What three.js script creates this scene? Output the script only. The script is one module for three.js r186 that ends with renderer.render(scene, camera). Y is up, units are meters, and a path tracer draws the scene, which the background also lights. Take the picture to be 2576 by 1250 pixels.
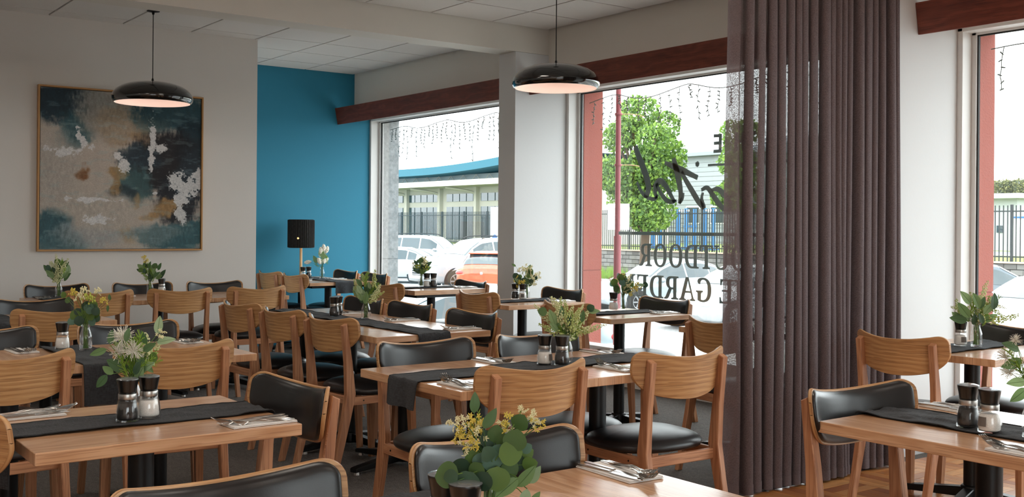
import * as THREE from 'three';
import { RoundedBoxGeometry } from 'three/addons/geometries/RoundedBoxGeometry.js';
import { mergeGeometries, mergeVertices, toCreasedNormals } from 'three/addons/utils/BufferGeometryUtils.js';
import { TextGeometry } from 'three/addons/geometries/TextGeometry.js';
import { RectAreaLightUniformsLib } from 'three/addons/lights/RectAreaLightUniformsLib.js';
import { FontLoader } from 'three/addons/loaders/FontLoader.js';

// ---------------------------------------------------------------- camera, sky, exposure
// World axes follow the room: +x points to the window wall, -z runs along it to the blue wall (U = -z).
const EYE = 1.302, F = 2685.4, CY = 571.2, YAW = 0.63944, ROLL = 0.00843;
const scene = new THREE.Scene();
const camera = new THREE.PerspectiveCamera(2 * Math.atan(625 / F) * 180 / Math.PI, 2576 / 1250, 0.1, 400);
const camF = new THREE.Vector3(Math.sin(YAW), 0, -Math.cos(YAW)), camR0 = new THREE.Vector3(Math.cos(YAW), 0, Math.sin(YAW)), UPV = new THREE.Vector3(0, 1, 0);
const camR = camR0.clone().multiplyScalar(Math.cos(ROLL)).addScaledVector(UPV, Math.sin(ROLL)), camU = UPV.clone().multiplyScalar(Math.cos(ROLL)).addScaledVector(camR0, -Math.sin(ROLL));
camera.position.set(0, EYE, 0);
camera.quaternion.setFromRotationMatrix(new THREE.Matrix4().makeBasis(camR, camU, camF.clone().negate()));
camera.setViewOffset(2576, 1250, 0, 625 - CY, 2576, 1250);
const renderer = new THREE.WebGLRenderer({ antialias: true });
renderer.toneMapping = THREE.LinearToneMapping;
renderer.toneMappingExposure = 5.8;
renderer.shadowMap.enabled = true;
RectAreaLightUniformsLib.init();
// warm ceiling panels added out of view to brighten the room (fittings built below)
const FILL_PANELS = [[-1.726, 5.25], [.674, 5.25], [3.074, 5.25], [-1.726, 2.25], [.674, 2.25], [3.074, 2.25], [-1.726, -.75], [.674, -.75], [3.074, -.75]], FILL_LIGHT = new THREE.Color(1, .91, .8), FILL_POWER = 1.8;

// ---------------------------------------------------------------- noise
function rngOf(seed) { let s = seed >>> 0; return () => { s = (s + 0x6d2b79f5) >>> 0; let t = Math.imul(s ^ (s >>> 15), 1 | s); t = (t + Math.imul(t ^ (t >>> 7), 61 | t)) ^ t; return ((t ^ (t >>> 14)) >>> 0) / 4294967296; }; }
const PERM = new Uint8Array(512); { const r = rngOf(7), a = [...Array(256).keys()]; for (let i = 255; i > 0; i--) { const j = Math.floor(r() * (i + 1)); [a[i], a[j]] = [a[j], a[i]]; } for (let i = 0; i < 512; i++) PERM[i] = a[i & 255]; }
const hash2 = (x, y) => PERM[PERM[x & 255] + (y & 255)] / 255;
function vnoise(x, y, px = 256, py = 256) {
  const ix = Math.floor(x), iy = Math.floor(y), fx = x - ix, fy = y - iy, sx = fx * fx * (3 - 2 * fx), sy = fy * fy * (3 - 2 * fy);
  const X0 = ((ix % px) + px) % px, X1 = (X0 + 1) % px, Y0 = ((iy % py) + py) % py, Y1 = (Y0 + 1) % py;
  const a = hash2(X0, Y0), b = hash2(X1, Y0), c = hash2(X0, Y1), d = hash2(X1, Y1);
  return a + (b - a) * sx + (c - a) * sy + (a - b - c + d) * sx * sy;
}
function fbm(x, y, o = 4, px = 256, py = 256) { let s = 0, a = .5, n = 0; for (let i = 0; i < o; i++) { s += a * vnoise(x, y, px, py); n += a; a *= .5; x *= 2; y *= 2; px *= 2; py *= 2; } return s / n; }
const clamp = (x, a = 0, b = 1) => Math.min(b, Math.max(a, x)), sstep = (a, b, x) => { const t = clamp((x - a) / (b - a)); return t * t * (3 - 2 * t); }, lerp = (a, b, t) => a + (b - a) * t;
const mixc = (a, b, t) => [lerp(a[0], b[0], t), lerp(a[1], b[1], t), lerp(a[2], b[2], t)];
function tex(w, h, f, srgb = true, rep = [1, 1]) {
  const d = new Uint8Array(w * h * 4);
  for (let y = 0; y < h; y++) for (let x = 0; x < w; x++) { const c = f(x / w, y / h, x, y), i = (y * w + x) * 4; d[i] = clamp(c[0], 0, 255); d[i + 1] = clamp(c[1], 0, 255); d[i + 2] = clamp(c[2], 0, 255); d[i + 3] = 255; }
  const t = new THREE.DataTexture(d, w, h); t.wrapS = t.wrapT = THREE.RepeatWrapping; t.magFilter = THREE.LinearFilter; t.minFilter = THREE.LinearMipmapLinearFilter; t.repeat.set(...rep);
  if (srgb) t.colorSpace = THREE.SRGBColorSpace; t.needsUpdate = true; return t;
}
const gray = (v) => [v, v, v];

// overcast sky: bright soft cloud, a little greyer between the clouds
{
  const w = 512, h = 256, d = new Float32Array(w * h * 4);
  for (let y = 0; y < h; y++) for (let x = 0; x < w; x++) {
    const up = (y + .5) / h - .5, n = fbm(x / w * 16, y / h * 14, 5, 16, 14), k = .92 + .3 * sstep(.3, .75, n), i = (y * w + x) * 4, e = up < 0 ? .75 : 1;
    d[i] = k * .985 * e; d[i + 1] = k * e; d[i + 2] = k * 1.03 * e; d[i + 3] = 1;
  }
  const t = new THREE.DataTexture(d, w, h, THREE.RGBAFormat, THREE.FloatType); t.mapping = THREE.EquirectangularReflectionMapping; t.magFilter = THREE.LinearFilter; t.needsUpdate = true;
  scene.background = t;
}

// ---------------------------------------------------------------- helpers
const V = (x, y, z) => new THREE.Vector3(x, y, z), W = (X, y, U) => V(X, y, -U);
const at = (px, py, depth) => V(0, EYE, 0).addScaledVector(camF, depth).addScaledVector(camR, (px - 1288) / F * depth).addScaledVector(camU, (CY - py) / F * depth);
const used = new Map();
function numbered(n) { const k = used.get(n) ?? 0; used.set(n, k + 1); return k ? n + '_' + String(k).padStart(3, '0') : n; }
function mesh(name, geo, mat, parent) { const m = new THREE.Mesh(geo, mat); m.name = name; parent?.add(m); return m; }
function tag(o, label, category, group, kind) { o.userData.label = label; o.userData.category = category; if (group) o.userData.group = group; if (kind) o.userData.kind = kind; return o; }
function thing(name, label, category, pos, turn = 0, group) { const g = new THREE.Group(); g.name = numbered(name); if (pos) g.position.copy(pos); g.rotation.y = turn; scene.add(g); return tag(g, label, category, group); }
function single(name, geo, mat, label, category, group, kind) { const m = mesh(numbered(name), geo, mat, scene); return tag(m, label, category, group, kind); }
function copyOf(proto, name, label, pos, turn = 0, group, category) { const c = proto.clone(); c.name = numbered(name); scene.add(c); c.position.copy(pos); c.rotation.set(0, turn, 0); c.userData = { label, category: category ?? proto.userData.category }; if (group) c.userData.group = group; return c; }
function struct(name, geo, mat, label) { const m = mesh(name, geo, mat, scene); m.userData.kind = 'structure'; if (label) m.userData.label = label; m.userData.category = 'structure'; return m; }
// uv in metres, chosen by the face's direction; g = grain axis ('x','y','z')
function grainUV(geo, g = 'x', du = 0, dv = 0) {
  const p = geo.attributes.position, n = geo.attributes.normal, uv = new Float32Array(p.count * 2), G = 'xyz'.indexOf(g), get = (a, i, k) => [a.getX(i), a.getY(i), a.getZ(i)][k];
  for (let i = 0; i < p.count; i++) {
    const an = [0, 1, 2].map((k) => Math.abs(get(n, i, k))), m = an.indexOf(Math.max(...an)), o = [0, 1, 2].filter((k) => k !== m);
    const U = m === G ? o[0] : G, Vv = m === G ? o[1] : o.find((k) => k !== G);
    uv[i * 2] = get(p, i, U) + du + (m === G ? 3 : 0) + m * .37; uv[i * 2 + 1] = get(p, i, Vv) + dv + m * .11;
  }
  geo.setAttribute('uv', new THREE.BufferAttribute(uv, 2)); return geo;
}
function box(w, h, d, x = 0, y = 0, z = 0, r = 0, g = 'x') { const b = r ? new RoundedBoxGeometry(w, h, d, 2, r) : new THREE.BoxGeometry(w, h, d); b.translate(x, y, z); return grainUV(b, g); }
const span = (x0, x1, y0, y1, u0, u1, r = 0, g = 'x') => box(x1 - x0, y1 - y0, u1 - u0, (x0 + x1) / 2, (y0 + y1) / 2, -(u0 + u1) / 2, r, g);
function grid(nu, nv, f, flip = false) {
  const pos = [], uv = [], idx = [];
  for (let j = 0; j <= nv; j++) for (let i = 0; i <= nu; i++) { const q = f(i / nu, j / nv); pos.push(q[0], q[1], q[2]); uv.push(q[3] ?? i / nu, q[4] ?? j / nv); }
  for (let j = 0; j < nv; j++) for (let i = 0; i < nu; i++) { const a = j * (nu + 1) + i, b = a + 1, c = a + nu + 1, d = c + 1; flip ? idx.push(a, c, b, b, c, d) : idx.push(a, b, c, b, d, c); }
  const g = new THREE.BufferGeometry(); g.setAttribute('position', new THREE.Float32BufferAttribute(pos, 3)); g.setAttribute('uv', new THREE.Float32BufferAttribute(uv, 2)); g.setIndex(idx); g.computeVertexNormals(); return g;
}
const lathe = (pts, seg = 32) => new THREE.LatheGeometry(pts.map(([r, y]) => new THREE.Vector2(r, y)), seg);
function merge(list) { return mergeGeometries(list.map((g) => { const q = g.index ? g.toNonIndexed() : g; for (const k of Object.keys(q.attributes)) if (!['position', 'normal', 'uv'].includes(k)) q.deleteAttribute(k); if (!q.attributes.uv) q.setAttribute('uv', new THREE.Float32BufferAttribute(new Float32Array(q.attributes.position.count * 2), 2)); return q; })); }
const tube = (pts, r, seg = 12, rad = 6) => new THREE.TubeGeometry(new THREE.CatmullRomCurve3(pts), seg, r, rad);
function extrude(pts, depth, bevel = 0) { const s = new THREE.Shape(pts.map(([x, y]) => new THREE.Vector2(x, y))); const g = new THREE.ExtrudeGeometry(s, { depth: depth - 2 * bevel, bevelEnabled: bevel > 0, bevelThickness: bevel, bevelSize: bevel, bevelOffset: -bevel, bevelSegments: 1 }); g.translate(0, 0, -depth / 2 + bevel); return g; }

// ---------------------------------------------------------------- materials
function woodTex(c0, c1, c2, seed, w = 1024, h = 512, bands = 14) {
  return tex(w, h, (u, v) => {
    const wob = fbm(u * 4 + seed, v * 6, 3, 4, 6) * 1.6, ring = .5 + .5 * Math.sin((v * bands + wob * 1.7) * Math.PI * 2), fine = .6 * fbm(u * 4 + seed * 3, v * 160, 3, 4, 160) + .4 * vnoise(u * 3 + seed, v * 230, 3, 230), pore = sstep(.62, .8, vnoise(u * 14 + seed, v * 250, 14, 250));
    let c = mixc(c0, c1, .55 * ring + .45 * fine); c = mixc(c, c2, .36 * pore + .22 * sstep(.55, .8, fbm(u * 3, v * 12 + seed, 3, 3, 12))); return c;
  }, true, [1 / 1.2, 1 / .6]);
}
const bumpFine = tex(256, 256, (u, v) => gray(255 * fbm(u * 64, v * 64, 3, 64, 64)), false, [9, 9]);
const std = (o) => new THREE.MeshStandardMaterial(o), phys = (o) => new THREE.MeshPhysicalMaterial(o);
const veneerT = woodTex([212, 168, 118], [178, 128, 80], [122, 80, 46], 1, 1024, 512, 26);
const solidT = woodTex([200, 148, 110], [162, 108, 74], [114, 70, 46], 5, 1024, 512, 10);
const topT = woodTex([226, 184, 146], [196, 146, 106], [150, 100, 68], 9, 1024, 512, 9);
const offT = (t, a, b) => { const c = t.clone(); c.offset.set(a, b); c.needsUpdate = true; return c; };
const M = {
  veneer: phys({ map: veneerT, roughness: .42, clearcoat: .15, clearcoatRoughness: .35 }),
  solid: std({ map: solidT, roughness: .5 }),
  top: [phys({ map: topT, roughness: .3, clearcoat: .6, clearcoatRoughness: .14 }), phys({ map: offT(topT, .37, .21), roughness: .3, clearcoat: .6, clearcoatRoughness: .14 }), phys({ map: offT(topT, .71, .63), roughness: .3, clearcoat: .6, clearcoatRoughness: .14 })],
  leather: phys({ color: new THREE.Color(.012, .012, .013), roughness: .34, bumpMap: bumpFine, bumpScale: .00007, specularIntensity: 1 }),
  blackMetal: std({ color: 0x0b0b0c, roughness: .42, metalness: .3 }),
  steel: std({ color: 0xc9c7c4, roughness: .18, metalness: 1 }),
  steelBrushed: std({ color: 0xb9b6b2, roughness: .34, metalness: 1 }),
  blackPlastic: phys({ color: 0x070707, roughness: .3, clearcoat: .4, clearcoatRoughness: .15 }),
  lid: phys({ color: 0xdfe3e6, roughness: .08, transmission: .85, thickness: 0 }),
  glass: phys({ color: 0xffffff, roughness: .02, transmission: 1, thickness: 0, ior: 1.45 }),
  pane: phys({ color: 0xf6faf9, roughness: 0, transmission: 1, thickness: 0, ior: 1.5 }),
  napkin: std({ color: 0xe9e7e4, roughness: .9, bumpMap: bumpFine, bumpScale: .0008 }),
  white: std({ color: 0xe6e4e1, roughness: .55 }),
  frame: std({ color: 0xdfdedc, roughness: .4 }),
  gasket: std({ color: 0x151515, roughness: .7 }),
};
const linenT = tex(512, 512, (u, v) => { const a = vnoise(u * 256, v * 24, 256, 24), b = vnoise(u * 24, v * 256, 24, 256), n = .5 * a + .5 * b, k = 38 + 42 * n; return [k * .96, k, k * 1.06]; }, true, [4, 4]);
const linenB = tex(512, 512, (u, v) => gray(255 * (.5 * vnoise(u * 256, v * 24, 256, 24) + .5 * vnoise(u * 24, v * 256, 24, 256))), false, [4, 4]);
M.linen = std({ map: linenT, roughness: .95, bumpMap: linenB, bumpScale: .0012, side: THREE.DoubleSide });
const plasterB = tex(512, 512, (u, v) => gray(255 * fbm(u * 48, v * 48, 4, 48, 48)), false, [1, 1]);
const paint = (c) => std({ color: c, roughness: .72, bumpMap: plasterB, bumpScale: .0003 });
M.wall = paint(0xdedad5); M.wallCool = paint(0xd2d3d4); M.blue = paint(0x257c99); M.beam = paint(0xdcd8d0);
M.tile = std({ color: 0xe2deda, roughness: .9, bumpMap: tex(256, 256, (u, v) => gray(255 * vnoise(u * 128, v * 128, 128, 128)), false, [2, 2]), bumpScale: .001 });
M.grid = std({ color: 0x4a4542, roughness: .8 });
const carpetT = tex(512, 512, (u, v) => { const n = vnoise(u * 256, v * 256), m = fbm(u * 60, v * 24, 3, 60, 24), k = 64 + 52 * n * .8 + 26 * (m - .5); return [k * 1.02, k * .95, k * .9]; }, true, [1.6, 1.6]);
M.carpet = std({ map: carpetT, roughness: 1, bumpMap: tex(512, 512, (u, v) => gray(255 * vnoise(u * 256, v * 256)), false, [1.6, 1.6]), bumpScale: .004 });
M.timber = std({ map: woodTex([134, 70, 52], [102, 46, 34], [62, 26, 20], 13, 1024, 512, 8), roughness: .55 });
const parq = [[214, 150, 90], [196, 128, 70], [176, 108, 56], [206, 140, 82], [158, 92, 48]].map((c, i) => phys({ map: woodTex(c, c.map((x) => x * .86), c.map((x) => x * .66), 20 + i, 512, 256, 7), roughness: .32, clearcoat: .3, clearcoatRoughness: .2 }));

// ---------------------------------------------------------------- the room
const CEIL = 3.018, GX = 6.02, GP = 6.11, XL = -3.4, UB = -4.6, WC = 9.37, WCX = 4.008, BLUE = 10.806, P1A = 7.27, P1B = 7.506, P1X = 5.43, P2A = 3.57, P2B = 3.9, P2X = 5.2, BULK = 5.79, HEAD = 2.486, SOF = 2.53, KERB = .27, OUT = 6.36;
struct('floor', span(XL, GX, -.2, 0, 3.5, BLUE + .2), M.carpet, 'dark grey brown loop carpet');
{ // parquet on the near side of the curtain: basket-weave blocks, the ones in view as single planks
  const sub = struct('floor_parquet', span(XL, GX, -.2, -.012, UB, 3.5), parq[4], 'warm brown basket weave parquet floor');
  const S = .28, geoA = box(S - .003, .012, S / 4 - .002, 0, -.006, 0), geoB = box(S / 4 - .002, .012, S - .003, 0, -.006, 0, 0, 'z'), r = rngOf(5), rest = [[], [], [], [], []]; let n = 0;
  for (let i = 0; i < Math.floor((GX - XL) / S); i++) for (let j = 0; j < Math.floor((3.5 - UB) / S); j++) {
    const cx = XL + (i + .5) * S, cu = 3.5 - (j + .5) * S, odd = (i + j) % 2, near = cx > 3.2 && cu > 2.2 && cx - 5 < (cu - 1.2) * .6;
    for (let k = 0; k < 4; k++) {
      const o = (k - 1.5) * S / 4, m = Math.floor(r() * 5), x = cx + (odd ? o : 0), u = cu + (odd ? 0 : o);
      if (near && n < 300) { const p = mesh('plank', odd ? geoB : geoA, parq[m], sub); p.position.set(x, 0, -u); n++; } else rest[m].push((odd ? geoB : geoA).clone().translate(x, 0, -u));
    }
  }
  rest.forEach((l, m) => { const p = mesh('plank_field', merge(l), parq[m], sub); p.userData.kind = 'stuff'; });
}
struct('wall_left', span(XL - .2, XL, -.2, CEIL + .2, UB - .2, WC + .2), M.wall);
// the wall behind the camera, with one unseen shop window added at its left for fill light
struct('wall_back', merge([span(XL - .2, -3.1, -.2, CEIL + .2, UB - .2, UB), span(-3.1, .7, SOF, CEIL + .2, UB - .2, UB), span(-3.1, .7, -1, KERB, UB - .2, UB), span(.7, OUT, -1, CEIL + .2, UB - .2, UB)]), M.wall, 'wall behind the camera');
struct('wall_far', span(XL - .2, WCX, -.2, CEIL + .2, WC, WC + .14), M.wall, 'pale grey wall that carries the painting');
struct('wall_alcove', span(WCX - .14, WCX, -.2, CEIL + .2, WC + .14, BLUE + .2), M.wall);
struct('wall_blue', span(WCX - .14, OUT, -.2, CEIL + .2, BLUE, BLUE + .2), M.blue, 'teal blue feature wall');
struct('wall_window', span(BULK, OUT, SOF, CEIL + .2, UB - .2, BLUE), M.beam, 'beige bulkhead above the windows');
// piers between the windows, white inside, red render outside
struct('wall_pier_1', span(P1X, GP + .03, 0, 2.796, P1A, P1B), M.wallCool, 'white pier between the windows');
struct('wall_pier_2', span(P2X, GP + .03, 0, 2.858, P2A, P2B), M.wallCool, 'white pier behind the curtain');
struct('wall_pier_3', span(P2X + .2, BULK, 0, CEIL, -1.35, -1.0), M.wallCool); struct('wall_pier_3_outer', span(BULK, GP + .03, 0, SOF - .002, -1.35, -1.0), M.wallCool);
const redB = tex(256, 256, (u, v) => gray(255 * fbm(u * 40, v * 40, 3, 40, 40)), false, [3, 3]);
const redM = std({ color: 0x8c4539, roughness: .85, bumpMap: redB, bumpScale: .002 }), concM = std({ map: tex(256, 256, (u, v) => gray(110 + 50 * fbm(u * 24, v * 24, 4, 24, 24)), true, [1.5, 1.5]), roughness: .9, bumpMap: redB, bumpScale: .002 });
const outer = (n, u0, u1, m, l) => { const w = struct(n, span(GP + .03, OUT, -1, .92, u0, u1 - .01, .004), m, l); const q = mesh('upper_panel', span(GP + .03, OUT, .926, 3.2, u0, u1 - .01, .004), m, w); mesh('joint', span(GP + .03, OUT - .006, .9, .95, u0 + .006, u1 - .016), m, w); return w; };
outer('wall_outer_1', 7.2, 7.7, redM, 'red rendered column outside the middle window');
outer('wall_outer_2', 3.535, 4.1, redM, 'red rendered column outside the right window');
outer('wall_outer_3', 10.77, 11.2, concM, 'grey concrete column outside the far window');
outer('wall_outer_4', -1.45, -1.03, redM); 
struct('wall_kerb', merge([span(GX - .05, OUT - .02, -1, KERB, UB, BLUE)]), M.white, 'low white kerb below the windows');
struct('roof', span(XL - .2, OUT, CEIL + .06, CEIL + .2, UB - .2, BLUE + .2), M.wall);
// ceiling: grid of 600 mm tiles hung on a dark T-bar recess
{
  const c = struct('ceiling', span(XL, BULK + .02, CEIL + .022, CEIL + .06, UB, BLUE), M.grid, 'suspended ceiling of pale square tiles');
  const S = .6, gap = .016, geo = box(S - gap, .02, S - gap, 0, .01, 0, .002), rest = []; let n = 0;
  const xs = [], us = [];
  for (let x = 2.174 - 10 * S; x < BULK; x += S) xs.push(x); for (let u = 10.35 - 26 * S; u < BLUE; u += S) us.push(u);
  const tiles = [];
  for (const x of xs) for (const u of us) {
    const x0 = Math.max(x, XL), x1 = Math.min(x + S, BULK), u0 = Math.max(u, UB), u1 = Math.min(u + S, BLUE);
    if (x1 - x0 < .03 || u1 - u0 < .03 || (u0 > WC && x1 < WCX)) continue;
    for (const [a, b] of u0 < P1A && u1 > P1B ? [[u0, P1A], [P1B, u1]] : u0 < P1B && u0 > P1A ? [[P1B, u1]] : u1 > P1A && u1 < P1B ? [[u0, P1A]] : [[u0, u1]]) if (b - a > .02) tiles.push([x0, x1, a, b]);
  }
  tiles.sort((p, q) => (q[2] > 3.5) - (q[2] > 3.5) || (q[2] + q[0] * .4) - (p[2] + p[0] * .4));
  for (const [x0, x1, u0, u1] of tiles) {
    const full = x1 - x0 > S - .001 && u1 - u0 > S - .001, g = full ? geo : box(x1 - x0 - gap, .02, u1 - u0 - gap, 0, .01, 0);
    if (n++ < 300) { const t = mesh('ceiling_tile', g, M.tile, c); t.position.set((x0 + x1) / 2, CEIL, -(u0 + u1) / 2); } else rest.push(g.clone().translate((x0 + x1) / 2, CEIL, -(u0 + u1) / 2));
  }
  if (rest.length) mesh('ceiling_tile_field', merge(rest), M.tile, c).userData.kind = 'stuff';
}
struct('trim_1', span(XL, BULK, 2.798, CEIL + .03, P1A, P1B), M.beam, 'beige downstand beam crossing the ceiling');
struct('trim_2', span(XL, BULK, 2.86, CEIL + .03, P2A + .03, P2B), M.beam, 'beige downstand beam above the curtain');
// added ceiling panels, unseen, that fill the room with light
for (const [i, [X, U]] of FILL_PANELS.entries()) {
  const t = thing('added_light_panel', 'added square white ceiling light panel over the ' + ['left', 'middle', 'right'][i % 3] + ' of the ' + ['centre', 'front', 'back'][Math.floor(i / 3)] + ' tables', 'ceiling light', W(X, CEIL, U), 0, 'added fill light panels');
  mesh('frame', box(.6, .014, .6, 0, -.007, 0, .003), M.frame, t); mesh('diffuser', box(.56, .004, .56, 0, -.0155, 0), std({ color: 0xffffff, emissive: FILL_LIGHT, emissiveIntensity: .3 }), t);
  const l = new THREE.RectAreaLight(FILL_LIGHT, FILL_POWER, .56, .56); l.name = 'added_panel_light'; l.position.set(0, -.02, 0); l.rotation.x = -Math.PI / 2; t.add(l);
}
// windows: frame, gasket and pane
function windowUnit(n, u0, u1, label) {
  const g = new THREE.Group(); g.name = 'window_' + n; g.userData = { kind: 'structure', label, category: 'window' }; scene.add(g);
  const d0 = GX - .03, d1 = GP + .025, j = .035, e = .03;
  for (const [a, b, c, d] of [[u1 - j, u1, u1 - j - e, u1 - j], [u0, u0 + j, u0 + j, u0 + j + e]]) { const q = mesh('jamb', span(d0, d1, KERB, SOF, a, b, .004), M.frame, g); mesh('glazing_bead', span(GP - .02, d1, KERB, SOF, Math.min(c, d), Math.max(c, d), .003), M.frame, q); }
  mesh('head', merge([span(d0, d1, HEAD + .012, SOF + .004, u0, u1, .004), span(GP - .02, d1, HEAD, HEAD + .014, u0, u1)]), M.frame, g);
  mesh('sill', span(d0 - .02, d1, KERB, KERB + .035, u0, u1, .004), M.frame, g);
  const a = u0 + j + e, b = u1 - j - e, t = .008;
  mesh('gasket', merge([span(GP - .008, GP + .012, KERB + .03, HEAD, a, a + t), span(GP - .008, GP + .012, KERB + .03, HEAD, b - t, b), span(GP - .008, GP + .012, HEAD - t, HEAD, a, b)]), M.gasket, g);
  mesh('pane', span(GP - .003, GP + .003, KERB + .03, HEAD, a, b), M.pane, g);
}
windowUnit(1, P1B, BLUE, 'far shop window beside the blue wall');
windowUnit(2, P2B, P1A, 'middle shop window with mirrored lettering');
windowUnit(3, -1.0, P2A, 'right shop window beside the curtain');
windowUnit(4, UB, -1.35, 'shop window nearest the back wall');
for (const [n, x0, x1] of [[5, -3.1, .7]]) {  // unseen window, added to let more light in from behind the camera
  const g = new THREE.Group(); g.name = 'window_' + n; g.userData = { kind: 'structure', label: 'added shop window behind the camera', category: 'window' }; scene.add(g);
  const a = UB - .08, b = UB - .02; mesh('jamb', span(x0, x0 + .08, KERB, SOF, a, b), M.frame, g); mesh('jamb', span(x1 - .08, x1, KERB, SOF, a, b), M.frame, g); mesh('head', span(x0, x1, HEAD, SOF, a, b), M.frame, g); mesh('sill', span(x0, x1, KERB, KERB + .04, a, b), M.frame, g);
  mesh('pane', span(x0 + .08, x1 - .08, KERB + .04, HEAD, UB - .053, UB - .047), M.pane, g);
}
// red-brown timber pelmets, their tops leaning into the room
for (const [u0, u1, l] of [[P1B, BLUE, 'dark red timber pelmet above the far window, ending at the blue wall'], [P2B, P1A, 'dark red timber pelmet above the middle window behind the pendant'], [-1.0, P2A, 'dark red timber pelmet above the right window']]) {
  const g = extrude([[5.545, 2.618], [5.578, 2.437], [5.608, 2.441], [5.575, 2.622]], u1 - u0 - .004, .002); g.translate(0, 0, -(u0 + u1) / 2); g.computeVertexNormals(); grainUV(g, 'z');
  single('timber_pelmet', g, M.timber, l, 'pelmet', 'timber pelmets');
}

// ---------------------------------------------------------------- curtain dividing the room
{
  const wv = (u, v) => .55 * vnoise(u * 250, v * 60, 250, 60) + .45 * vnoise(u * 60, v * 250, 60, 250);
  const cT = tex(1024, 1024, (u, v) => { const k = 84 + 26 * wv(u, v); return [k * 1.04, k * .91, k * .93]; }, true, [4, 4]);
  const cA = tex(1024, 1024, (u, v) => gray(255 * (.78 + .22 * sstep(.15, .75, wv(u, v)))), false, [4, 4]);
  const m = std({ map: cT, alphaMap: cA, transparent: true, roughness: .95, side: THREE.DoubleSide });
  const NF = 19, X0 = 3.872, X1 = 5.235, EDGE = .1, r = rngOf(11), amp = [], wid = [0], kink = [];
  for (let i = 0; i <= NF; i++) { amp.push(.024 + .04 * r()); wid.push(wid[i] + (.4 + 1.3 * r())); kink.push(.55 + .5 * r()); }
  const g = grid(1200, 30, (a, b) => {
    const y = .012 + 2.84 * b, e = .045, drop = 1 - b;
    if (a < e) { const q = a / e; return [X0 + EDGE * q + .004 * Math.sin(y * 3), y, -(3.5 + .012 * Math.sin(q * 5) + .008 * Math.sin(y * 2 + q * 4)), q * .1, y]; }
    const ph = (a - e) / (1 - e) * NF, i = Math.min(NF - 1, Math.floor(ph)), f = ph - i, x = lerp(wid[i], wid[i + 1], f) / wid[NF], th = ph * Math.PI * 2 + .5 * Math.sin(b * 2.6 + i * 1.7) * drop;
    const am = lerp(amp[i], amp[i + 1], f) * (1.12 - .4 * b) * sstep(0, .6, ph), sway = .014 * Math.sin(ph * .55 + b * 2) * drop;
    return [lerp(X0 + EDGE, X1, x) - .017 * lerp(kink[i], kink[i + 1], f) * Math.sin(th * 2) * sstep(0, .6, ph) + .007 * Math.sin(b * 5 + ph * 1.3) * drop, y, -(3.5 + am * Math.sin(th) + sway), .1 + (a - e) * 3.6, y];
  });
  const c = thing('curtain', 'tall grey brown linen curtain hanging in deep folds beside the white pier', 'curtain', V(0, 0, 0));
  mesh('fabric', g, m, c);
  mesh('track', span(3.6, 5.3, 2.848, 2.862, 3.47, 3.53), M.frame, c);
  for (let i = 0; i < 1; i++) mesh('hem', grid(1200, 1, (a, b) => { const p = g.attributes.position, k = Math.round(a * 1200); return [p.getX(k), p.getY(k) + b * .05, p.getZ(k) + .0015, a * 3.4, b * .05]; }), std({ map: cT, roughness: .95, side: THREE.DoubleSide }), c);
}

// ---------------------------------------------------------------- dining chair
const BW = .241, SAG = .085, leanZ = (y) => -.055 * (y - .45) / .37;
function backShape(s, v, k = 1) { // s along the width, v across the height, both -1..1
  const a = Math.abs(s), q = clamp((a - .8) / .2), q2 = clamp((a - .62) / .38);
  const top = .806 + .034 * s * s - .046 * (1 - Math.sqrt(1 - q * q)), bot = .642 + .05 * s * s + .068 * (1 - Math.sqrt(1 - q2 * q2)), y = (top + bot) / 2 + v * Math.max(0, top - bot) / 2 * k;
  return [s * BW * k, y, SAG * s * s * k * k + leanZ(y)];
}
const spread = (a) => { const t = a * 2 - 1; return Math.sign(t) * (1 - Math.pow(1 - Math.abs(t), 1.7)); };
function backPly() {
  const nu = 36, nv = 8, face = (dz, flip) => grid(nu, nv, (a, b) => { const p = backShape(spread(a), b * 2 - 1); return [p[0], p[1], p[2] + dz, p[0] * 1.05 + .6, p[1] * 1.0]; }, flip);
  const rim = (v, flip) => grid(nu, 2, (a, b) => { const p = backShape(spread(a), v), o = Math.sin(b * Math.PI) * .0025; return [p[0] * (1 + o), p[1] + v * o, p[2] + lerp(-.0065, .0065, b), p[0] + .2, b * .013]; }, flip);
  const end = (sg) => grid(2, nv, (a, b) => { const p = backShape(sg, b * 2 - 1); return [p[0] + sg * .0006 * Math.sin(a * Math.PI), p[1], p[2] + lerp(-.0065, .0065, a), p[1], a * .013]; }, sg > 0);
  return merge([face(.0065, false), face(-.0065, true), rim(1, true), rim(-1, false), end(1), end(-1)]);
}
function backPad() {
  const nu = 36, nv = 12, f = (a, b) => { const s = spread(a), v = Math.sin((b - .5) * Math.PI), p = backShape(s, v, .955), e = Math.pow(Math.max(0, 1 - Math.pow(Math.abs(v), 7)), .5) * Math.pow(Math.max(0, 1 - Math.pow(Math.abs(s), 16)), .5); return [p[0], p[1], p[2] + .0065 + .017 * e, p[0], p[1]]; };
  return grid(nu, nv, f);
}
function seatCushion() {
  const prof = [[0, .492], [.25, .491], [.5, .487], [.7, .48], [.84, .471], [.93, .462], [.98, .452], [1, .443], [.995, .434], [.97, .426], [.9, .421], [.5, .42], [0, .42]];
  return grid(48, prof.length - 1, (a, b) => {
    const [r, y] = prof[Math.round(b * (prof.length - 1))], t = a * Math.PI * 2, c = Math.cos(t), s = Math.sin(t), e = 2 / 2.7, x = Math.sign(c) * Math.pow(Math.abs(c), e), z = Math.sign(s) * Math.pow(Math.abs(s), e);
    return [r * .236 * x * (1 + .05 * z), y, .228 + r * .197 * z, r * x * .25, r * z * .25];
  }, false);
}
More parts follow.
